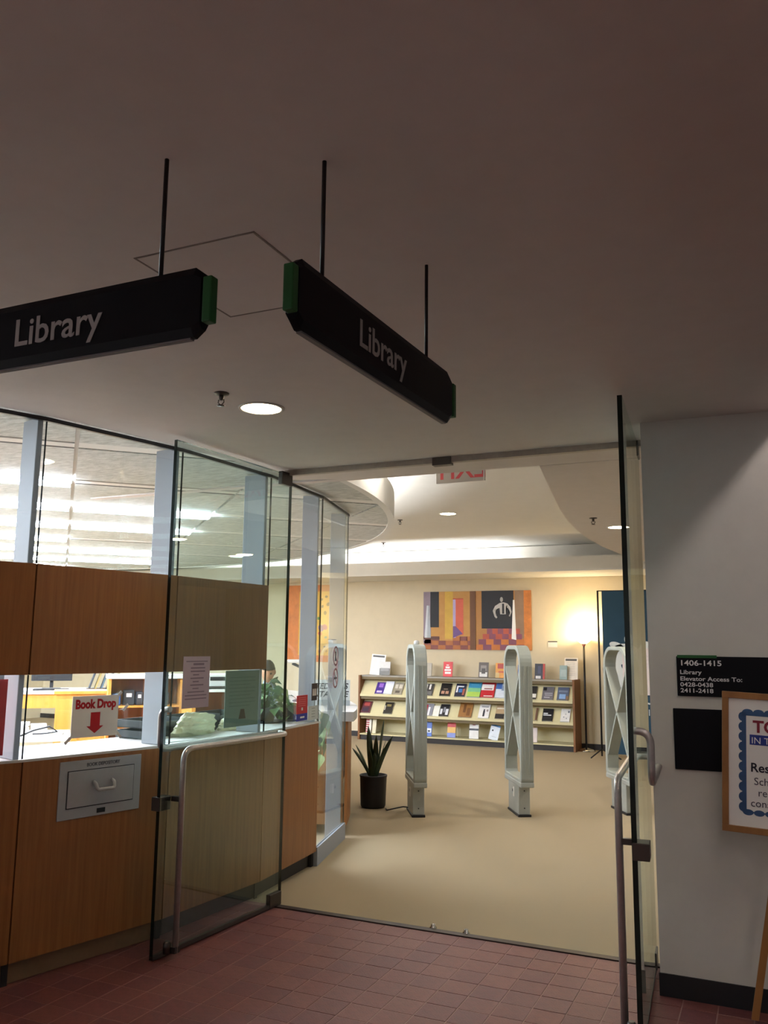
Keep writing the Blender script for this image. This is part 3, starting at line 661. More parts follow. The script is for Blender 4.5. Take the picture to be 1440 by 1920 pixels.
book(-6.41, 0.27, 0.36, 't', 'F0EDE6', 'white New Books sheet at the end by the round desk', NW, 0.004, 0.06, 'display_notice')
book(-6.25, 0.20, 0.23, 't', 'D4D2CE', 'book with a misty grey landscape cover on the bookcase top', [(0, 1, 0, .5, '6E6C66'), (.1, .9, .3, .52, '8E8C88')])
book(-5.45, 0.15, 0.225, 't', 'A89F8E', 'grey-beige book on the bookcase top, mostly behind a gate')
rb = book(-5.08, 0.165, 0.25, 't', 'CF2B2B', 'red book with white hand lettering on the bookcase top', [(.32, .6, .74, .8, 'F0E4E0'), (.25, .7, .55, .68, 'F0E4E0'), (.15, .85, .38, .5, 'F0E4E0'), (.2, .85, .18, .32, 'F0E4E0')])
book(-4.45, 0.165, 0.25, 't', '5A5048', 'book with black and white portrait cover on the bookcase top', [(.2, .8, .45, .8, '8A8078'), (.1, .9, .05, .35, 'D8D4D0'), (.3, .7, .25, .6, '3A322C')])
book(-4.16, 0.165, 0.245, 't', 'D8922E', 'orange book with dark red square on the bookcase top', [(.2, .8, .62, .95, 'A83220'), (.3, .95, .35, .45, 'B84A28'), (0, .4, 0, .35, 'C8A868')])
book(-3.79, 0.15, 0.22, 't', '2E5EA8', 'blue book on the bookcase top behind a gate')
book(-3.50, 0.165, 0.245, 't', '20202E', 'dark book with red spine stripe on the bookcase top', [(.8, 1, 0, 1, 'B83A28'), (.1, .6, .02, .2, 'E0DCD8'), (.3, .6, .35, .85, '3A3C58')])
book(-3.12, 0.12, 0.225, 't', '8FA3A0', 'pale teal book leaning before a white sheet', [(.1, .9, .2, .7, 'A8B8B4')], 0.02)
book(-3.01, 0.215, 0.35, 't', 'EADFCF', 'white New Books sheet at the end beside the floor lamp', NW, 0.004, 0.0, 'display_notice').location.y += 0.05
book(-6.27, 0.16, 0.19, 1, '4A3088', 'purple book on the upper slanted shelf', [(.3, .8, .55, .9, '9A6AC8'), (.2, .8, .08, .25, 'C8B8E0')])
book(-6.11, 0.155, 0.21, 1, 'E4E6EC', 'plain white book on the upper slanted shelf')
book(-5.93, 0.165, 0.19, 1, '9A9280', 'grey-brown book with two pale faces on upper slanted shelf', [(.1, .42, .5, .85, 'D0C8B8'), (.56, .9, .5, .85, 'D0C8B8'), (.25, .75, .1, .3, '5A5044')])
book(-5.37, 0.16, 0.19, 1, '3A3634', 'dark book with white figures on the upper slanted shelf', [(.1, .3, .45, .95, 'C8C4BC'), (.5, .7, .5, .95, 'E8E4DC'), (0, .9, .05, .35, '6A6866')])
book(-5.07, 0.185, 0.205, 1, '17120F', 'black book showing two hands on the upper slanted shelf', [(.15, .45, .15, .38, 'B88A70'), (.55, .85, .15, .38, 'B88A70'), (.3, .7, .5, .56, '8A7A68')])
book(-4.81, 0.175, 0.205, 1, '1C1E34', 'navy book with white corner frame on the upper slanted shelf', [(.1, .25, .3, .8, 'E4E4EC'), (.1, .8, .72, .82, 'E4E4EC'), (.35, .7, .3, .6, '3A6EA8'), (.75, .95, .1, .6, 'A85A48')])
book(-4.57, 0.22, 0.26, 1, '3F8FB8', 'tall book fading from blue to lime on the upper slanted shelf', [(0, 1, 0, .3, 'A8C858'), (0, 1, .3, .55, '78B888'), (.2, .8, .72, .78, '58A8C8')])
book(-4.335, 0.23, 0.265, 1, 'B81E28', 'tall red and white book on the upper slanted shelf', [(0, .9, .42, .78, 'EDE6E2'), (.25, .9, .05, .1, 'EDE6E2'), (.2, .8, .48, .54, '8A4A4A')])
book(-4.125, 0.16, 0.25, 1, 'D4DCE6', 'white and blue book on the upper slanted shelf by a gate', [(0, .6, .55, .95, '4A6EB0'), (.6, 1, .45, .75, '8A98B0')])
book(-3.60, 0.15, 0.2, 1, '2E2A28', 'narrow dark book on the upper slanted shelf, half behind a gate', [(.5, 1, .1, .4, 'E4E0D8')])
book(-3.34, 0.18, 0.195, 1, '6E6A70', 'grey book with pale speckled lettering on the upper shelf', [(.05, .35, .7, .95, '1E1C22'), (.2, .9, .45, .52, 'A8A4AC'), (.25, .9, .3, .37, 'A8A4AC'), (.2, .7, .12, .2, 'B0ACB4')])
book(-3.10, 0.18, 0.195, 1, '566078', 'slate blue book with sky blue panel on the upper shelf', [(.2, .75, .08, .45, '8AAEDA'), (.1, .9, .6, .75, '7A8498'), (.8, 1, 0, .3, '8A6A50')])
book(-6.53, 0.175, 0.19, 2, '5A2A30', 'maroon book on the lower slanted shelf by the end panel', [(.2, .8, .6, .9, 'A84A44'), (.15, .8, .1, .45, '3A2A3A')])
book(-6.11, 0.16, 0.185, 2, '2A241C', 'dark book with gold title on the lower slanted shelf', [(.25, .75, .62, .82, '8A7A48'), (.05, .15, .3, .7, 'C8C0B0')])
book(-5.37, 0.155, 0.19, 2, '8A8A92', 'grey book with red stripe on the lower slanted shelf', [(.1, .35, .1, .9, 'A8323A'), (.45, .65, 0, .7, 'E8E6E8')])
book(-5.24, 0.12, 0.165, 2, 'F0ECDF', 'blank white booklet on the lower slanted shelf', thick=0.012)
book(-5.09, 0.16, 0.19, 2, '1E1C20', 'black book with white shards on the lower slanted shelf', [(.05, .3, .15, .6, 'D8D8DC'), (.65, .95, .1, .6, 'D8D8DC'), (.4, .6, .3, .75, '8A8A90')])
book(-4.72, 0.225, 0.24, 2, '9A6A36', 'large sepia book with two figures on the lower slanted shelf', [(.3, .5, .3, .85, '6A4422'), (.6, .85, .1, .6, '7A5028'), (.05, .95, .9, .97, 'C89858')])
book(-4.40, 0.18, 0.22, 2, 'E9E7E4', 'white book with a dark standing silhouette on lower shelf', [(.4, .58, .1, .52, '2A2A32'), (.43, .55, .52, .62, '2A2A32'), (.7, .88, .45, .6, '9A8A8A'), (.2, .85, .74, .84, 'A8A8AC')])
book(-4.13, 0.15, 0.21, 2, 'B89C78', 'tan and dark striped book on the lower slanted shelf', [(0, 1, 0, .35, '2E2A28'), (.1, .9, .7, .8, 'E4D8C4')])
book(-3.59, 0.15, 0.19, 2, 'A89A70', 'khaki book on the lower slanted shelf, half behind a gate', [(.8, 1, 0, 1, '6A4A38')])
book(-3.35, 0.165, 0.185, 2, '131318', 'black book with two white title lines on lower shelf', [(.08, .5, .55, .64, 'E4E4E4'), (.08, .85, .42, .5, 'E4E4E4')])
book(-3.07, 0.145, 0.19, 2, 'E6E4E0', 'white book with small grey sketches on the lower slanted shelf', [(.75, .92, .7, .85, '6A7078'), (.3, .4, .3, .4, '8A9098'), (.6, .7, .2, .3, '8A9098'), (.45, .6, .55, .62, 'A8A8A8')])
book(-6.50, 0.10, 0.25, 3, 'D8D2C0', 'book with red ribbed spine standing on the bottom shelf', [(0, .6, .06+.15*k, .15+.15*k, 'A82A30') for k in range(6)])
book(-6.395, 0.07, 0.25, 3, 'D8CCA8', 'cream paperback standing beside the ribbed red book')
book(-5.40, 0.14, 0.235, 3, '4A6AB8', 'blue book with a white globe on the bottom shelf', [(.35, .95, .25, .55, 'DDE4EE'), (.5, .8, .3, .42, '2A2E3A')])
book(-4.98, 0.145, 0.245, 3, 'D8A850', 'red, yellow and blue banded book on the bottom shelf', [(0, 1, .68, 1, 'C8322A'), (0, 1, 0, .3, '7A88C8')])
book(-4.59, 0.16, 0.24, 3, 'DEDCD6', 'white book with black band on the bottom shelf', [(0, 1, .55, .68, '2A2A2A'), (.35, .65, .88, .95, 'A86A60')])
book(-4.27, 0.16, 0.245, 3, 'DCE4EC', 'white tablet guide with blue top leaning on the bottom shelf', [(0, 1, .88, 1, '3A7AB8'), (.2, .36, .55, .65, '1E222A'), (.3, .8, .2, .23, 'A8B4C0')], 0.014, 0.22)
book(-3.60, 0.13, 0.23, 3, 'D8C8C0', 'pale pink book on the bottom shelf, half behind a gate')
for (x, z0) in ((-4.86, 0.106),):
    t = thing('bookend', (x, BF+0.14, z0), 0, 'thin wire bookend on the bottom shelf by banded book', 'bookend')
    MB().tube(fillet([(0, -0.08, 0.002), (0, -0.08, 0.17), (0, 0.06, 0.17), (0, 0.06, 0.002)], 0.03), 0.004, 6).build('wire', mat('cream_wire', 'D8D0B0', 0.4), t)
    B(-0.05, 0.0, -0.08, 0.06, 0.0, 0.003).build('plate', mat('cream_wire', 'D8D0B0', 0.4), t)

# ------------------------------------------------------------------ art on the back wall
def wall_art(name, loc, label, cat): return thing(name, loc, 0, label, cat)
def shp(t, poly, col, lay, nm='painted_shape', var=0.1, flat=0.02):
    MB().vprism(poly, -flat-0.0012*lay, -flat).build(nm, mat('paint_'+col, col, 0.6, var=var, scale=7), t)
def rc4(x0, x1, z0, z1): return [(x0, z0), (x1, z0), (x1, z1), (x0, z1)]
def painting(x, label):
    t = wall_art('painting', (x, 14.1, 1.545), label, 'painting'); return t
# left canvas : local x 0..0.96, z 0..1.0
t = painting(-5.63, 'canvas of the pair with a bright open doorway scene')
B(0, 0.96, -0.02, 0, 0, 1.0).build('canvas', mat('paint_ochre', 'B07A38', 0.6, scale=4, col2='C09048'), t)
shp(t, rc4(0, .14, .1, 1.0), '8A7A86', 1); shp(t, rc4(.13, .29, .38, 1.0), '141318', 2, var=0)
shp(t, rc4(.40, .55, .18, 1.0), 'C8A03C', 1); shp(t, rc4(.55, .60, .2, .86), 'B0A0C8', 2); shp(t, rc4(.60, .74, .25, .86), 'C85A40', 2)
shp(t, rc4(0.55, .74, .86, .88), 'B04A30', 3); shp(t, [(.55, .2), (.73, .27), (.60, .40), (.55, .40)], '6A4A80', 3)
shp(t, rc4(.86, .96, 0, 1.0), '6A4222', 2); shp(t, [(.02, .2), (.14, .2), (.11, .76), (.06, .76)], 'A8AEB4', 3); shp(t, [(.02, .2), (.07, .2), (.085, .76), (.065, .76)], 'D0D2D6', 4)
shp(t, rc4(0, .3, .17, .22), '5A3428', 2)
cols = ('A8642F', '7E443C')
for r in range(3):
    for k in range(7):
        z0, z1 = 0.0 + .075*r, .075*(r+1)
        if r == 2 and 2 <= k <= 3: continue
        sk = .03*r
        shp(t, [(max(0, .137*k+sk*(.5-.137*k)), z0), (min(.96, .137*(k+1)+sk*(.5-.137*k)), z0), (min(.96, .137*(k+1)+sk*(.5-.137*k)), z1), (max(0, .137*k+sk*(.5-.137*k)), z1)], cols[(r+k) % 2], 1 + (r == 0)*0)
t = painting(-4.66, 'canvas of the pair with white shirted man on black')
B(0, 0.965, -0.02, 0, 0, 1.0).build('canvas', mat('paint_ochre2', 'B08040', 0.6, scale=4, col2='A87038'), t)
shp(t, rc4(.10, .665, .36, 1.0), '17161C', 1, var=0)
shp(t, rc4(.685, .84, .2, 1.0), '8E7258', 1); shp(t, rc4(.84, .965, 0, 1.0), 'C87A34', 1, var=0.25)
for r in range(4):
    for k in range(6):
        z0, z1 = .09*r, .09*(r+1); w0 = .15*(1-.12*r)
        x0 = .42 + (k-3)*w0 + .02*r; x1 = x0+w0
        x0, x1 = max(0.0, x0), min(.84, x1)
        if x1 > x0: shp(t, rc4(x0, x1, z0, z1), ('C0702E', '7A4456', 'B0503A', '84485A')[(r+k) % 2 + (2 if r > 1 else 0)], 2)
# the painted man: shirt with bent arms, tie, head
shirt = [(.30, .66), (.34, .74), (.42, .79), (.46, .80), (.50, .80), (.56, .78), (.61, .72), (.63, .64), (.60, .56), (.58, .57), (.60, .64), (.57, .70), (.53, .72), (.53, .60), (.43, .60), (.42, .71), (.37, .69), (.345, .65), (.36, .58), (.38, .55), (.36, .53), (.33, .56)]
def fan(t, pts, col, lay):
    me = bpy.data.meshes.new('painted_man'); bm = bmesh.new(); f = bm.faces.new([bm.verts.new((p[0], -0.02-0.0012*lay, p[1])) for p in pts]); bmesh.ops.triangulate(bm, faces=[f]); 
    r = bmesh.ops.extrude_face_region(bm, geom=bm.faces[:]); bmesh.ops.translate(bm, vec=(0, 0.0008, 0), verts=[g for g in r['geom'] if isinstance(g, bmesh.types.BMVert)])
    bm.to_mesh(me); bm.free(); me.materials.append(mat('paint_'+col, col, 0.6, var=0.1, scale=7)); o = bpy.data.objects.new('painted_man', me); COL.objects.link(o); o.parent = t
fan(t, shirt, 'B8B4B0', 3); shp(t, rc4(.465, .50, .61, .78), '17161C', 4, var=0); shp(t, ell(.455, .85, .026, .042), 'A8A29C', 4)
shp(t, [(.625, .19), (.705, .17), (.68, .84), (.655, .84)], 'F4F2EE', 5, var=0)
# yellow poster behind the desk
t = wall_art('folk_poster', (-8.40, 14.1, 1.29), 'yellow poster in an orange border seen through the desk glass', 'poster')
B(0, 1.0, -0.012, 0, 0, 1.42).build('board', mat('poster_orange', 'C8702E', 0.6, var=0.2, scale=9), t)
shp(t, rc4(.24, .95, .12, 1.30), 'D8A838', 1, flat=0.012)
for k, (a, b, r, c) in enumerate(((.82, 1.2, .03, '3A3A22'), (.72, 1.15, .03, '3A3A22'), (.86, 1.06, .04, '4A4424'), (.74, 1.02, .03, '3A3A22'), (.80, .9, .04, '6A5A24'), (.72, .62, .07, '7A5A9A'), (.80, .64, .06, '9A4A7A'), (.70, .52, .045, 'C83A4A'), (.82, .45, .03, '6A8A6A'), (.80, .28, .02, '5A4A2A'), (.84, .2, .03, 'A87A38'), (.70, .2, .04, 'B85A30'), (.66, .8, .03, '3A7A3A'))):
    shp(t, ell(a, b, r, r*.8, .4*k, 10), c, 2, flat=0.012)
# small label and bookcase-side sign
t = wall_art('wall_label', (-3.425, 14.1, 1.60), 'small white label with a black strip on the cream wall', 'label')
B(0, 0.155, -0.006, 0, 0, 0.085).build('card', mat('label_cream', 'E4DCCC', 0.7), t); B(0, 0.155, -0.008, 0, 0.085, 0.1).build('strip', M_black, t)

# ------------------------------------------------------------------ floor lamp
t = thing('floor_lamp', (-2.79, 13.86, 0), 0, 'tall black torchiere floor lamp glowing on the cream wall', 'floor lamp')
MB().lathe([(0.135, 0), (0.135, 0.012), (0.11, 0.03), (0.05, 0.045), (0.018, 0.055)], 28).build('base', M_chrome, t)
MB().tube([(0, 0, 0.05), (0, 0, 1.62)], 0.016, 12).build('pole', M_blackg, t)
MB().lathe([(0.012, 1.60), (0.02, 1.63), (0.042, 1.665), (0.040, 1.665), (0.02, 1.635)], 20).build('collar', mat('lamp_pink', 'B06A5A', 0.4), t)
sh = mat('lamp_shade_glass', 'FFDFA8', 0.5, emit=7.0)
MB().lathe([(0.03, 1.655), (0.06, 1.675), (0.13, 1.73), (0.155, 1.775), (0.15, 1.775), (0.12, 1.735), (0.05, 1.685)], 28).build('lamp_shade', sh, t)
pl = bpy.data.lights.new('lamp_bulb', 'POINT'); pl.energy = 42; pl.color = (1.0, 0.80, 0.50); pl.shadow_soft_size = 0.06
po = bpy.data.objects.new('lamp_bulb', pl); COL.objects.link(po); po.location = (0, 0, 1.84); po.parent = t

# ------------------------------------------------------------------ banner and paper display
t = thing('college_banner', (-2.43, 13.2, 0), 0, 'dark teal fabric banner with white swirl emblem on a black stand', 'banner')
teal = mat('banner_teal', '0B384C', 0.7, var=0.05, scale=5); bw = mat('banner_white', 'D8DCD8', 0.7)
MB().tube([(0, 0, 0.02), (0, 0, 2.46)], 0.014, 10).tube([(0, 0, 2.455), (0.98, 0, 2.455)], 0.008, 8).build('stand_pole', M_black, t)
MB().tube([(0, 0, 0.12), (-0.12, -0.22, 0.01)], 0.01, 8).tube([(0, 0, 0.12), (0.30, -0.16, 0.01)], 0.01, 8).tube([(0, 0, 0.12), (0.1, 0.25, 0.01)], 0.01, 8).build('tripod_foot', M_black, t)
B(0.06, 0.98, -0.004, 0.004, 0.06, 2.45).build('fabric', teal, t)
def bs(pts, m, lay): MB().vprism(pts, -0.004-0.001*lay, -0.004).build('emblem', m, t)
bs(ell(.44, 1.73, .065, .085), bw, 1)
bs(ell(.26, 1.63, .11, .055, -.35), bw, 1); bs(ell(.66, 1.60, .07, .11, -.5), bw, 1)
bs(ell(.42, 1.32, .30, .36, .5), bw, 1); bs(ell(.62, 1.38, .30, .10, -.9), teal, 2); bs(ell(.58, 1.14, .34, .07, -.7), teal, 2); bs(ell(.16, 1.2, .1, .2, .3), teal, 2)
text('lettering', 'ON', 0.26, bw, t, (0.60, -0.0055, 0.79), 0, 'LEFT', 0.0)
text('lettering', 'College', 0.13, bw, t, (0.52, -0.0055, 0.63), 0, 'LEFT', 0.0)
t = thing('paper_stand', (-1.60, 11.3, 0), R_(6), 'pale paper sign board on a thin stand before the banner', 'notice stand')
B(-0.19, 0.27, -0.012, 0.0, 1.02, 1.60).build('sheet', mat('pinkish_paper', 'DFD2CE', 0.8, var=0.02), t)
for k in range(3): B(-0.16, 0.24, -0.0126, -0.012, 1.50-0.012*k*4, 1.502-0.012*k*4).build('text_line', mat('faint_line', 'B8AAA8', 0.8), t)
MB().tube([(0.04, 0.02, 0.02), (0.04, 0.02, 1.5)], 0.012, 8).build('pole', M_steeld, t); MB().lathe([(0.16, 0), (0.16, 0.015), (0.02, 0.03)], 20, (0.04, 0.02, 0)).build('base', M_steeld, t)

# ------------------------------------------------------------------ service desk
def ring(mb, r0, r1, a0, a1, z0, z1, n=24, mi=0):
    o1, o2 = arc(r1, a0, a1, n), arc(r0, a0, a1, n)
    for k in range(n): mb.prism([o2[k], o1[k], o1[k+1], o2[k+1]], z0, z1, mi)
    return mb
t = thing('service_counter', (0, 0, 0), 0, 'curved pale counter running inside the desk glass', 'counter')
ring(MB(), 4.85, 5.365, -56, 10.6, 0.985, 1.03, 36).build('worktop', M_counter, t)
ring(MB(), 4.87, 4.89, -56, 10.4, 0.0, 0.985, 36).build('inner_panel', M_woodh, t)
t = thing('lending_desk', (0, 0, 0), 0, 'round oak lending desk with thick grey top beside the plant', 'desk')
ring(MB(), 4.85, 5.475, 20.0, 92, 0.95, 1.03, 40).build('worktop', mat('desk_top_grey', 'BEBCB8', 0.5), t)
ring(MB(), 5.40, 5.425, 20.3, 92, 0.09, 0.95, 40).build('front_panel', M_wood, t)
ring(MB(), 5.36, 5.38, 20.4, 92, 0.0, 0.09, 40).build('toe_kick', M_toe, t)
ring(MB(), 4.88, 5.40, 20.3, 20.6, 0.09, 0.95, 1).build('end_panel', M_wood, t)
ring(MB(), 4.87, 4.89, 20.6, 92, 0.0, 0.95, 30).build('inner_panel', M_woodh, t)
def dpos(r, a): return (CX + r*math.cos(R_(a)), CY + r*math.sin(R_(a)))
# things on the counter
def crumple(name, loc, size, m, label, cat, seed, rz=0):
    rng = random.Random(seed); bm = bmesh.new(); bmesh.ops.create_icosphere(bm, subdivisions=4, radius=1.0)
    dirs = [(Vector((rng.gauss(0, 1), rng.gauss(0, 1), rng.gauss(0, 1))).normalized(), rng.uniform(0.72, 1.1)) for _ in range(70)]
    for v in bm.verts:
        d = v.co.normalized(); r = min([h/max(0.15, d.dot(n)) for n, h in dirs if d.dot(n) > 0.15] + [1.15])
        k_ = 1 + 0.06*math.sin(9*d.x+seed)*math.sin(11*d.y) + 0.05*math.sin(17*d.z+7*d.y) + 0.04*abs(math.sin(23*d.x+13*d.z))
        v.co = d*r*k_
    for v in bm.verts:
        v.co = Vector((v.co.x*size[0], v.co.y*size[1], max(-0.55, v.co.z)*size[2] + 0.55*size[2]))
    me = bpy.data.meshes.new(name); bm.to_mesh(me); bm.free(); me.materials.append(m)
    o = bpy.data.objects.new(name, me); COL.objects.link(o); o.location = loc; o.rotation_euler = (0, 0, rz)
    return tag(o, label, cat)
x, y = dpos(5.12, -3.6); crumple('plastic_bag', (x, y, 1.03), (0.085, 0.30, 0.10), mat('bag_cream', 'E8E2BC', 0.4, var=0.06), 'crumpled cream plastic bag lying on the counter', 'bag', 3, R_(12))
x, y = dpos(5.12, 0.3); crumple('plastic_bag', (x, y+0.02, 1.03), (0.07, 0.13, 0.06), mat('bag_cream', 'E8E2BC', 0.4), 'smaller crumpled plastic bag behind the tinted notice', 'bag', 9)
x, y = dpos(5.18, -7.0)
tag(B(-0.14, 0.14, -0.11, 0.11, 0, 0.004).build('paper_sheet', M_paper, None, (x, y, 1.03), (0, 0, R_(-10))), 'white paper sheet lying on the counter', 'paper')
for k, (r, a, h) in enumerate(((4.97, -6.5, 0.12), (4.97, -2.5, 0.14), (4.97, 1.6, 0.12))):
    x, y = dpos(r, a); t = thing('letter_tray', (x, y, 1.03), R_(a), ('dark letter tray on the counter nearest the post', 'tall dark letter tray between two others', 'dark letter tray near the trailing plant')[k], 'tray', 'dark trays on the counter')
    dk = mat('tray_dark', '30383C', 0.5)
    for j in range(2):
        z = 0.005+0.06*j; B(-0.11, 0.11, -0.16, 0.16, z, z+0.006).box(-0.11, -0.105, -0.16, 0.16, z, z+0.045).box(0.105, 0.11, -0.16, 0.16, z, z+0.03).box(-0.11, 0.11, 0.155, 0.16, z, z+0.045).box(-0.11, 0.11, -0.16, -0.155, z, z+0.045).build('tray_tier', dk, t)
    B(-0.10, 0.10, -0.14, 0.14, 0.012, 0.02).build('paper', M_paper, t)
# pothos: heart leaves on vines
def leaf_mesh(name, m):
    mb = MB(); n = 7; pr = [0.0, 0.5, 0.62, 0.55, 0.42, 0.28, 0.13, 0.0]
    for k in range(n+1):
        f = k/n; z = -0.35*f*f
        for e in (-1, 0, 1): mb.v.append((f, e*pr[k]*0.62, z + (0.10*abs(e)*pr[k])))
    for k in range(n):
        for e in (0, 1): mb.f.append((3*k+e, 3*k+e+1, 3*k+4+e, 3*k+3+e)); mb.m.append(0); mb.sm.append(True)
    o = mb.build(name, m); me = o.data; bpy.data.objects.remove(o); return me
LM = [leaf_mesh('leaf', M_leaf), leaf_mesh('leaf', mat('leaf_light', '86A860', 0.45, var=0.2, scale=10)), leaf_mesh('leaf', mat('leaf_deep', '2E5434', 0.45, var=0.2, scale=10))]
def put_leaf(parent, p, size, az, pitch, rng):
    o = bpy.data.objects.new('leaf', rng.choice(LM)); COL.objects.link(o); o.parent = parent; o.location = p; o.scale = (size,)*3; o.rotation_euler = (rng.uniform(-.4, .4), pitch, az)
def pothos(loc, label, seed, vines, leaves, spread, height):
    rng = random.Random(seed); t = thing('pothos_plant', loc, 0, label, 'potted plant')
    MB().lathe([(0.06, 0), (0.085, 0.10), (0.09, 0.11), (0.08, 0.11), (0.075, 0.09)], 20).build('pot', mat('planter_dark', '2A2C30', 0.5), t)
    MB().lathe([(0.13, 0.0), (0.14, 0.012), (0.13, 0.014), (0.10, 0.004)], 20).build('saucer', mat('planter_dark', '2A2C30', 0.5), t)
    for k in range(leaves):
        a = rng.uniform(0, 2*PI); r = rng.uniform(0.02, spread); z = 0.1 + height*(1 - (r/spread)**1.6)*rng.uniform(0.35, 1)
        p = (r*math.cos(a), r*math.sin(a), z)
        MB().tube([(0, 0, 0.09), (p[0]*.5, p[1]*.5, z*.75+0.05), p], 0.0025, 5).build('stem', M_leaf, t)
        put_leaf(t, p, rng.uniform(0.06, 0.105), a + rng.uniform(-.5, .5), rng.uniform(-0.1, 0.8), rng)
    for (dx, dy, dz) in vines:
        n = 6; pts = [(0, 0, 0.1)] + [(dx*min(1, k/2.5), dy*min(1, k/2.5), 0.12 - (dz+0.12)*max(0, (k-1.5)/(n-1.5))) for k in range(1, n+1)]
        MB().tube(pts, 0.003, 5).build('vine', M_leaf, t)
        for q in pts[1:]:
            put_leaf(t, (q[0]+rng.uniform(-.02, .02), q[1]+rng.uniform(-.02, .02), q[2]), rng.uniform(0.10, 0.15), rng.uniform(0, 2*PI), rng.uniform(0.6, 1.3), rng)
x, y = dpos(5.06, 7.4); pothos((x, y, 1.03), 'leafy green pothos on the counter beside the red and blue decal', 4, [(0.05, 0.22, 0.02)], 70, 0.21, 0.27)
x, y = dpos(5.14, 10.0); pothos((x, y, 1.03), 'trailing pothos hanging over the counter end behind full height glass', 8, [(0.09, 0.24, 0.30), (0.09, 0.33, 0.36), (0.07, 0.17, 0.22), (0.08, 0.40, 0.14), (0.05, 0.46, 0.30)], 6, 0.14, 0.12)
# rental sign on the lending desk, faces the entrance
t = thing('rental_sign', (-3.93, 7.42, 1.03), R_(28), 'white sign with black slanted capitals on the lending desk', 'sign')
B(-0.19, 0.19, -0.003, 0.003, 0.05, 0.24).build('board', mat('rental_board', 'D4DAD6', 0.6), t); B(-0.19, 0.19, -0.05, 0.05, 0, 0.05).build('holder', mat('acrylic_grey', 'A8B0B0', 0.3), t)
ink = mat('rental_ink', '23262A', 0.6)
text('lettering', 'ITED', 0.075, ink, t, (-0.17, -0.0035, 0.155), 0, 'LEFT', 0.02, shear=0.25); text('lettering', 'S', 0.075, ink, t, (0.13, -0.0035, 0.155), 0, 'LEFT', 0.02, shear=0.25)
text('lettering', 'NTAL', 0.075, ink, t, (-0.17, -0.0035, 0.08), 0, 'LEFT', 0.02, shear=0.25); text('lettering', 'E', 0.075, ink, t, (0.13, -0.0035, 0.08), 0, 'LEFT', 0.02, shear=0.25)
# black gooseneck lamp on the lending desk
t = thing('desk_lamp', (-4.45, 7.75, 1.03), R_(20), 'black gooseneck desk lamp with white head on the lending desk', 'desk lamp')
MB().lathe([(0.08, 0), (0.08, 0.015), (0.02, 0.03)], 20).build('base', M_black, t)
MB().tube(fillet([(0.02, 0, 0.02), (0.06, 0, 0.22), (0.03, 0, 0.33), (-0.09, 0, 0.38)], 0.07), 0.014, 10).build('arm', M_black, t)
B(-0.14, 0.04, -0.05, 0.05, 0.385, 0.42).build('head', M_white, t, bevel=0.012)

# ------------------------------------------------------------------ office furniture (on the 45 degree grid, facing the entrance)
def office(name, p, q, label, cat, group=None, z=0.0):
    c = pq(p, q); return thing(name, (c[0], c[1], z), PI/4, label, cat, group)
t = office('cubby_shelf', 0.98, 10.5, 'honey wood cubby shelf with white top behind the service counter', 'shelf')
B(-.42, -.39, 0, .35, 0, 1.19).build('side', M_woodh, t); B(.39, .42, 0, .35, 0, 1.19).build('side', M_woodh, t)
B(-.44, .44, -0.02, .36, 1.19, 1.235).build('top', M_counter, t); B(-.39, .39, .33, .35, 0, 1.19).build('back', M_woodb, t)
for z in (0.10, 0.42, 0.60, 0.86): B(-.39, .39, 0, .33, z, z+.02).build('shelf_board', M_woodh, t)
B(-0.01, 0.01, 0.0, .33, .12, 1.19).build('divider', M_woodh, t)
for k, (p, w_, h, c, lb) in enumerate(((0.80, .12, .17, '17181C', 'black box with white label in the cubby shelf'), (0.66, .09, .13, '2A4C80', 'blue tin in the cubby shelf'), (0.92, .07, .15, '22242A', 'narrow black device in the cubby shelf'), (1.16, .2, .14, '2C2E34', 'wide dark case in the cubby shelf'))):
    o = office('storage_box', p, 10.6, lb, 'box', z=0.882)
    B(-w_/2, w_/2, 0, .14, 0, h).build('body', mat('box_'+c, c, 0.5), o, bevel=0.004); B(-w_/4, w_/4, -0.002, 0, h*.55, h*.8).build('label_strip', M_paper, o)
t = office('wood_cabinet', 0.24, 9.6, 'honey wood cabinet behind the Book Drop sign', 'cabinet')
B(-.24, .24, 0, .40, 0, 1.07).build('body', M_woodh, t, bevel=0.004); B(-.26, .26, -0.02, .41, 1.07, 1.10).build('top', M_woodh, t)
for x0 in (-.22, .01): B(x0, x0+.21, -0.012, 0, .08, 1.02).build('door', M_woodh, t, bevel=0.003)
t = office('work_table', 0.3, 10.9, 'long white topped work table with wooden front in the office', 'table')
B(-1.4, .30, 0, .7, 1.00, 1.04).build('tabletop', M_counter, t); B(-1.35, .28, .02, .04, .84, 1.0).build('apron', M_woodh, t)
for x0 in (-1.35, .22): B(x0, x0+.06, .02, .08, 0, .84).build('leg', M_woodh, t); B(x0, x0+.06, .60, .66, 0, 1.0).build('leg', M_woodh, t)
def monitor(p, q, z, label, rz=0):
    o = office('computer_monitor', p, q, label, 'monitor', 'office monitors', z); o.rotation_euler.z += rz
    B(-.23, .23, 0, .03, .10, .40).build('screen', M_black, o, bevel=0.006); B(-.02, .02, .03, .05, .02, .2).build('neck', M_black, o); B(-.11, .11, -.05, .12, 0, .015).build('foot', M_black, o, bevel=0.004)
monitor(-0.06, 11.2, 1.04, 'black computer monitor on the white work table'); monitor(-0.75, 11.2, 1.04, 'second black monitor on the white table behind the post', 0.2)
t = office('keyboard', -0.06, 11.0, 'black keyboard before the monitor on the work table', 'keyboard', z=1.04); B(-.2, .2, -.06, .06, 0, .02).build('body', M_black, t, bevel=0.004)
t = office('file_rack', 0.52, 11.15, 'slanted file rack of dark folders on the work table', 'file rack', z=1.04)
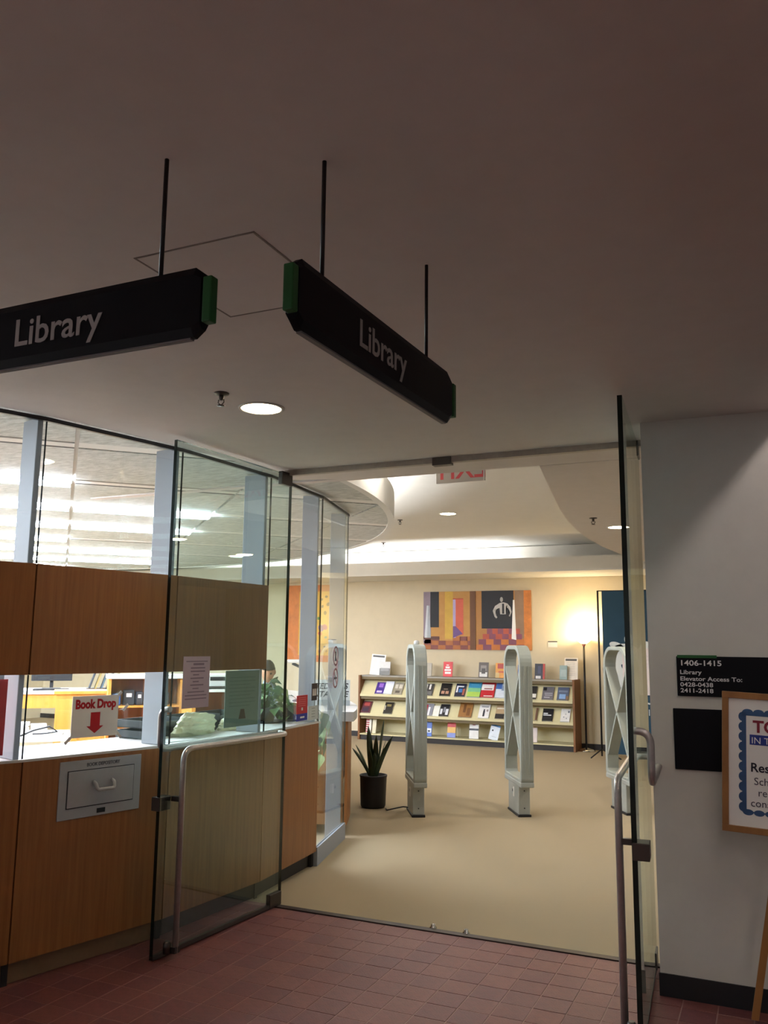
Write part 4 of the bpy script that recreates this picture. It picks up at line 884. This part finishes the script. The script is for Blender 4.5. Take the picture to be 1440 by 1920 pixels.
for k in range(5):
    mb = MB(); x0 = -.16+.07*k; mb.hexa([(x0, 0, 0), (x0+.02, 0, 0), (x0+.02, .22, 0), (x0, .22, 0), (x0+.07, 0, .22), (x0+.09, 0, .22), (x0+.09, .22, .22), (x0+.07, .22, .22)]); mb.build('folder', mat('folder_%d' % (k % 3), ('2A2C34', '8A7440', '3E4E5A')[k % 3], 0.6), t)
B(-.18, .26, 0, .24, -0.0, 0.008).build('base', M_black, t)
# low white table with papers and cables
t = office('low_table', -0.30, 8.6, 'low white table covered with papers near the post', 'table')
B(-.45, .45, 0, .7, .70, .74).build('tabletop', M_counter, t)
for x0 in (-.42, .37):
    for y0 in (.03, .62): B(x0, x0+.05, y0, y0+.05, 0, .70).build('leg', M_counter, t)
rg = random.Random(5)
for k in range(5):
    o = office('paper_stack', -0.62+0.16*k, 8.88+0.28*(k % 2), ('loose white paper stack beside the device', 'white paper stack with black cable', 'tall white paper stack', 'white paper stack near the table corner', 'small white paper stack')[k] + ' on the low table', 'papers', 'paper stacks', 0.74)
    h = rg.uniform(.03, .12)
    for j in range(3): B(-.07, .07, -.10, .10, h*j/3, h*(j+1)/3-.002).build('sheets', M_paper, o, (0, 0, 0), (0, 0, rg.uniform(-.2, .2)))
t = office('black_device', -0.385, 8.66, 'small black electronic device with white front on the low table', 'device', z=0.86)
t.location.z = 0.74
B(-.05, .05, 0, .1, 0, .12).build('body', M_black, t, bevel=0.004); B(-.03, .01, -0.002, 0, .02, .1).build('panel', M_paper, t)
c0 = pq(-0.28, 8.68); tag(MB().tube([(c0[0], c0[1], .75), (c0[0]+.1, c0[1]+.05, .80), (c0[0]+.18, c0[1]+.16, .83), (c0[0]+.2, c0[1]+.24, .78), (c0[0]+.1, c0[1]+.2, .76), (c0[0]+.04, c0[1]+.1, .76)], 0.008, 6).build('cable_loop', M_black), 'looped black cable on the low white table', 'cable')
t = office('printer_shelf', 1.80, 9.55, 'wooden shelf with white printer seen through the open door', 'shelf')
B(-.42, -.38, 0, .4, 0, 1.08).build('side', M_woodh, t); B(.38, .42, 0, .4, 0, 1.08).build('side', M_woodh, t); B(-.44, .44, -.02, .42, 1.08, 1.11).build('top', M_counter, t); B(-.38, .38, .38, .4, 0, 1.08).build('back', M_woodb, t)
for z in (.2, .5, .78): B(-.38, .38, 0, .38, z, z+.02).build('shelf_board', M_woodh, t)
t = office('printer', 1.68, 9.65, 'white desktop printer on the wooden shelf', 'printer', z=1.11)
B(-.19, .19, 0, .3, 0, .16).build('body', M_white, t, bevel=0.01); B(-.17, .17, -.08, .02, .02, .03).build('paper_tray', M_steeld, t); B(-.1, .1, -0.004, 0, .09, .13).build('panel', M_black, t)

# ------------------------------------------------------------------ person seated behind the desk
t = thing('person', (-5.06, 8.10, 0), R_(25), 'person with short dark hair and grey-blue shirt seated behind the desk', 'person')
def skin_body(name, joints, edges, m, parent, root=0, sub=2):
    me = bpy.data.meshes.new(name); me.from_pydata([j[0] for j in joints], edges, []); o = bpy.data.objects.new(name, me); COL.objects.link(o)
    md = o.modifiers.new('skin', 'SKIN'); md.use_smooth_shade = True
    for sv, j in zip(me.skin_vertices[0].data, joints): sv.radius = j[1] if isinstance(j[1], tuple) else (j[1], j[1])
    me.skin_vertices[0].data[root].use_root = True
    s_ = o.modifiers.new('sub', 'SUBSURF'); s_.levels = sub; s_.render_levels = sub
    dg = bpy.context.evaluated_depsgraph_get(); nm = bpy.data.meshes.new_from_object(o.evaluated_get(dg)); bpy.data.objects.remove(o)
    nm.materials.clear(); nm.materials.append(m); 
    for p in nm.polygons: p.use_smooth = True
    o = bpy.data.objects.new(name, nm); COL.objects.link(o); o.parent = parent; return o
M_skin = mat('skin', 'C08A6C', 0.55); M_shirt = mat('shirt_blue_grey', '7E8E9C', 0.85, var=0.05); M_trs = mat('trousers', '2C2E38', 0.85); M_hair = mat('hair_dark', '1C1512', 0.6, var=0.3, scale=40)
# faces local -y (towards the counter)
J = [((0, 0.05, 0.66), (.15, .11)), ((0, 0.06, 0.80), (.14, .10)), ((0, 0.04, 1.00), (.16, .10)), ((0, 0.02, 1.11), (.10, .08)), ((0, 0.0, 1.18), (.05, .05)), ((0, -0.02, 1.24), (.055, .06)),
     ((-.17, 0.03, 1.08), .06), ((-.24, -0.02, .86), .045), ((-.16, -.22, 1.00-.14), .036), ((-.10, -.30, .90), .026),
     ((.17, 0.03, 1.08), .06), ((.24, -0.02, .86), .045), ((.16, -.22, .86), .036), ((.10, -.30, .90), .026),
     ((-.10, 0.0, .64), .09), ((-.12, -.38, .62), .07), ((-.12, -.36, .36), .05), ((-.12, -.32, .12), .04), ((-.12, -.42, .06), .035),
     ((.10, 0.0, .64), .09), ((.12, -.38, .62), .07), ((.12, -.36, .36), .05), ((.12, -.32, .12), .04), ((.12, -.42, .06), .035)]
EJ = [(0, 1), (1, 2), (2, 3), (3, 4), (4, 5), (2, 6), (6, 7), (7, 8), (8, 9), (2, 10), (10, 11), (11, 12), (12, 13), (0, 14), (14, 15), (15, 16), (16, 17), (17, 18), (0, 19), (19, 20), (20, 21), (21, 22), (22, 23)]
skin_body('body', J, EJ, M_shirt, t)
bm = bmesh.new(); bmesh.ops.create_uvsphere(bm, u_segments=28, v_segments=20, radius=1.0)
for v in bm.verts:
    d = v.co.copy(); zz = d.z; wx_ = 0.074*(1 - 0.22*max(0, -zz)**1.5); wy_ = 0.095
    x, y, z = d.x*wx_, d.y*wy_, zz*0.118
    if d.y < -0.3:
        y += 0.006*math.exp(-((zz-0.02)/0.12)**2)*(1 if abs(d.x) > .2 else 0)          # eye sockets
        y -= 0.022*math.exp(-((zz+0.18)/0.14)**2 - (d.x/0.16)**2)                       # nose
        y -= 0.006*math.exp(-((zz+0.48)/0.07)**2 - (d.x/0.3)**2)                        # lips
        y -= 0.008*math.exp(-((zz+0.82)/0.15)**2)                                        # chin
    v.co = Vector((x, y, z))
me = bpy.data.meshes.new('head'); bm.to_mesh(me); bm.free(); me.materials.append(M_skin)
for p in me.polygons: p.use_smooth = True
hd_ = bpy.data.objects.new('head', me); COL.objects.link(hd_); hd_.parent = t; hd_.location = (0, -0.035, 1.305); hd_.rotation_euler = (R_(14), 0, R_(10))
for s in (-1, 1):
    MB().lathe([(0, -.012), (.009, -.008), (.012, 0), (.009, .008), (0, .012)], 12).build('eye', M_blackg, hd_, (s*.03, -.082, .004), (0, 0, 0))
    MB().lathe([(0, -.03), (.012, -.02), (.016, 0), (.012, .022), (0, .03)], 10).build('ear', M_skin, hd_, (s*.074, .008, -.004))
bm = bmesh.new(); bmesh.ops.create_uvsphere(bm, u_segments=28, v_segments=20, radius=1.0)
dl = [v for v in bm.verts if (v.co.z < 0.30 and v.co.y < -0.15) or v.co.z < -0.45 or (v.co.z < -0.05 and v.co.y < 0.15)]
bmesh.ops.delete(bm, geom=dl, context='VERTS'); rg = random.Random(2)
for v in bm.verts: k = rg.uniform(0.98, 1.03); v.co = Vector((v.co.x*.083*k, v.co.y*.106*k, v.co.z*.132*k))
me = bpy.data.meshes.new('hair'); bm.to_mesh(me); bm.free(); me.materials.append(M_hair)
for p in me.polygons: p.use_smooth = True
o = bpy.data.objects.new('hair', me); COL.objects.link(o); o.parent = hd_; md = o.modifiers.new('s', 'SOLIDIFY'); md.thickness = 0.008
for s in (-1, 1):
    hx = s*.10; HJ = [((hx, -.29, .90), (.024, .015)), ((hx-s*.005, -.345, .90), (.034, .014))]
    HE = [(0, 1)]
    for k, (dx, ln) in enumerate(((-.026, .060), (-.009, .070), (.009, .066), (.025, .052))):
        b = len(HJ); HJ += [((hx+dx, -.375, .90), (.0085, .0085)), ((hx+dx*1.1, -.375-ln*.55, .898), (.008, .008)), ((hx+dx*1.1, -.375-ln*.9, .882), (.0065, .0065))]; HE += [(1, b), (b, b+1), (b+1, b+2)]
    b = len(HJ); HJ += [((hx-s*.038, -.325, .897), (.009, .009)), ((hx-s*.06, -.355, .892), (.008, .008))]; HE += [(0, b), (b, b+1)]
    skin_body('hand', HJ, HE, M_skin, t, 0, 1)
legs = MB()
st = thing('office_stool', (-5.06, 8.12, 0), R_(25), 'dark swivel stool under the seated person', 'stool')
MB().lathe([(0.18, 0.50), (0.20, 0.52), (0.20, 0.555), (0.17, 0.57), (0.0, 0.572)], 24).build('seat', M_black, st)
MB().tube([(0, 0, 0.08), (0, 0, 0.51)], 0.025, 12).build('column', M_steeld, st)
for k in range(5):
    a = 2*PI*k/5+.3; MB().tube([(0, 0, .10), (.25*math.cos(a), .25*math.sin(a), .05)], 0.016, 8).build('leg', M_black, st); MB().lathe([(0, 0), (.02, .008), (.025, .025), (.02, .042), (0, .05)], 10, (.25*math.cos(a), .25*math.sin(a), 0)).build('caster', M_black, st)
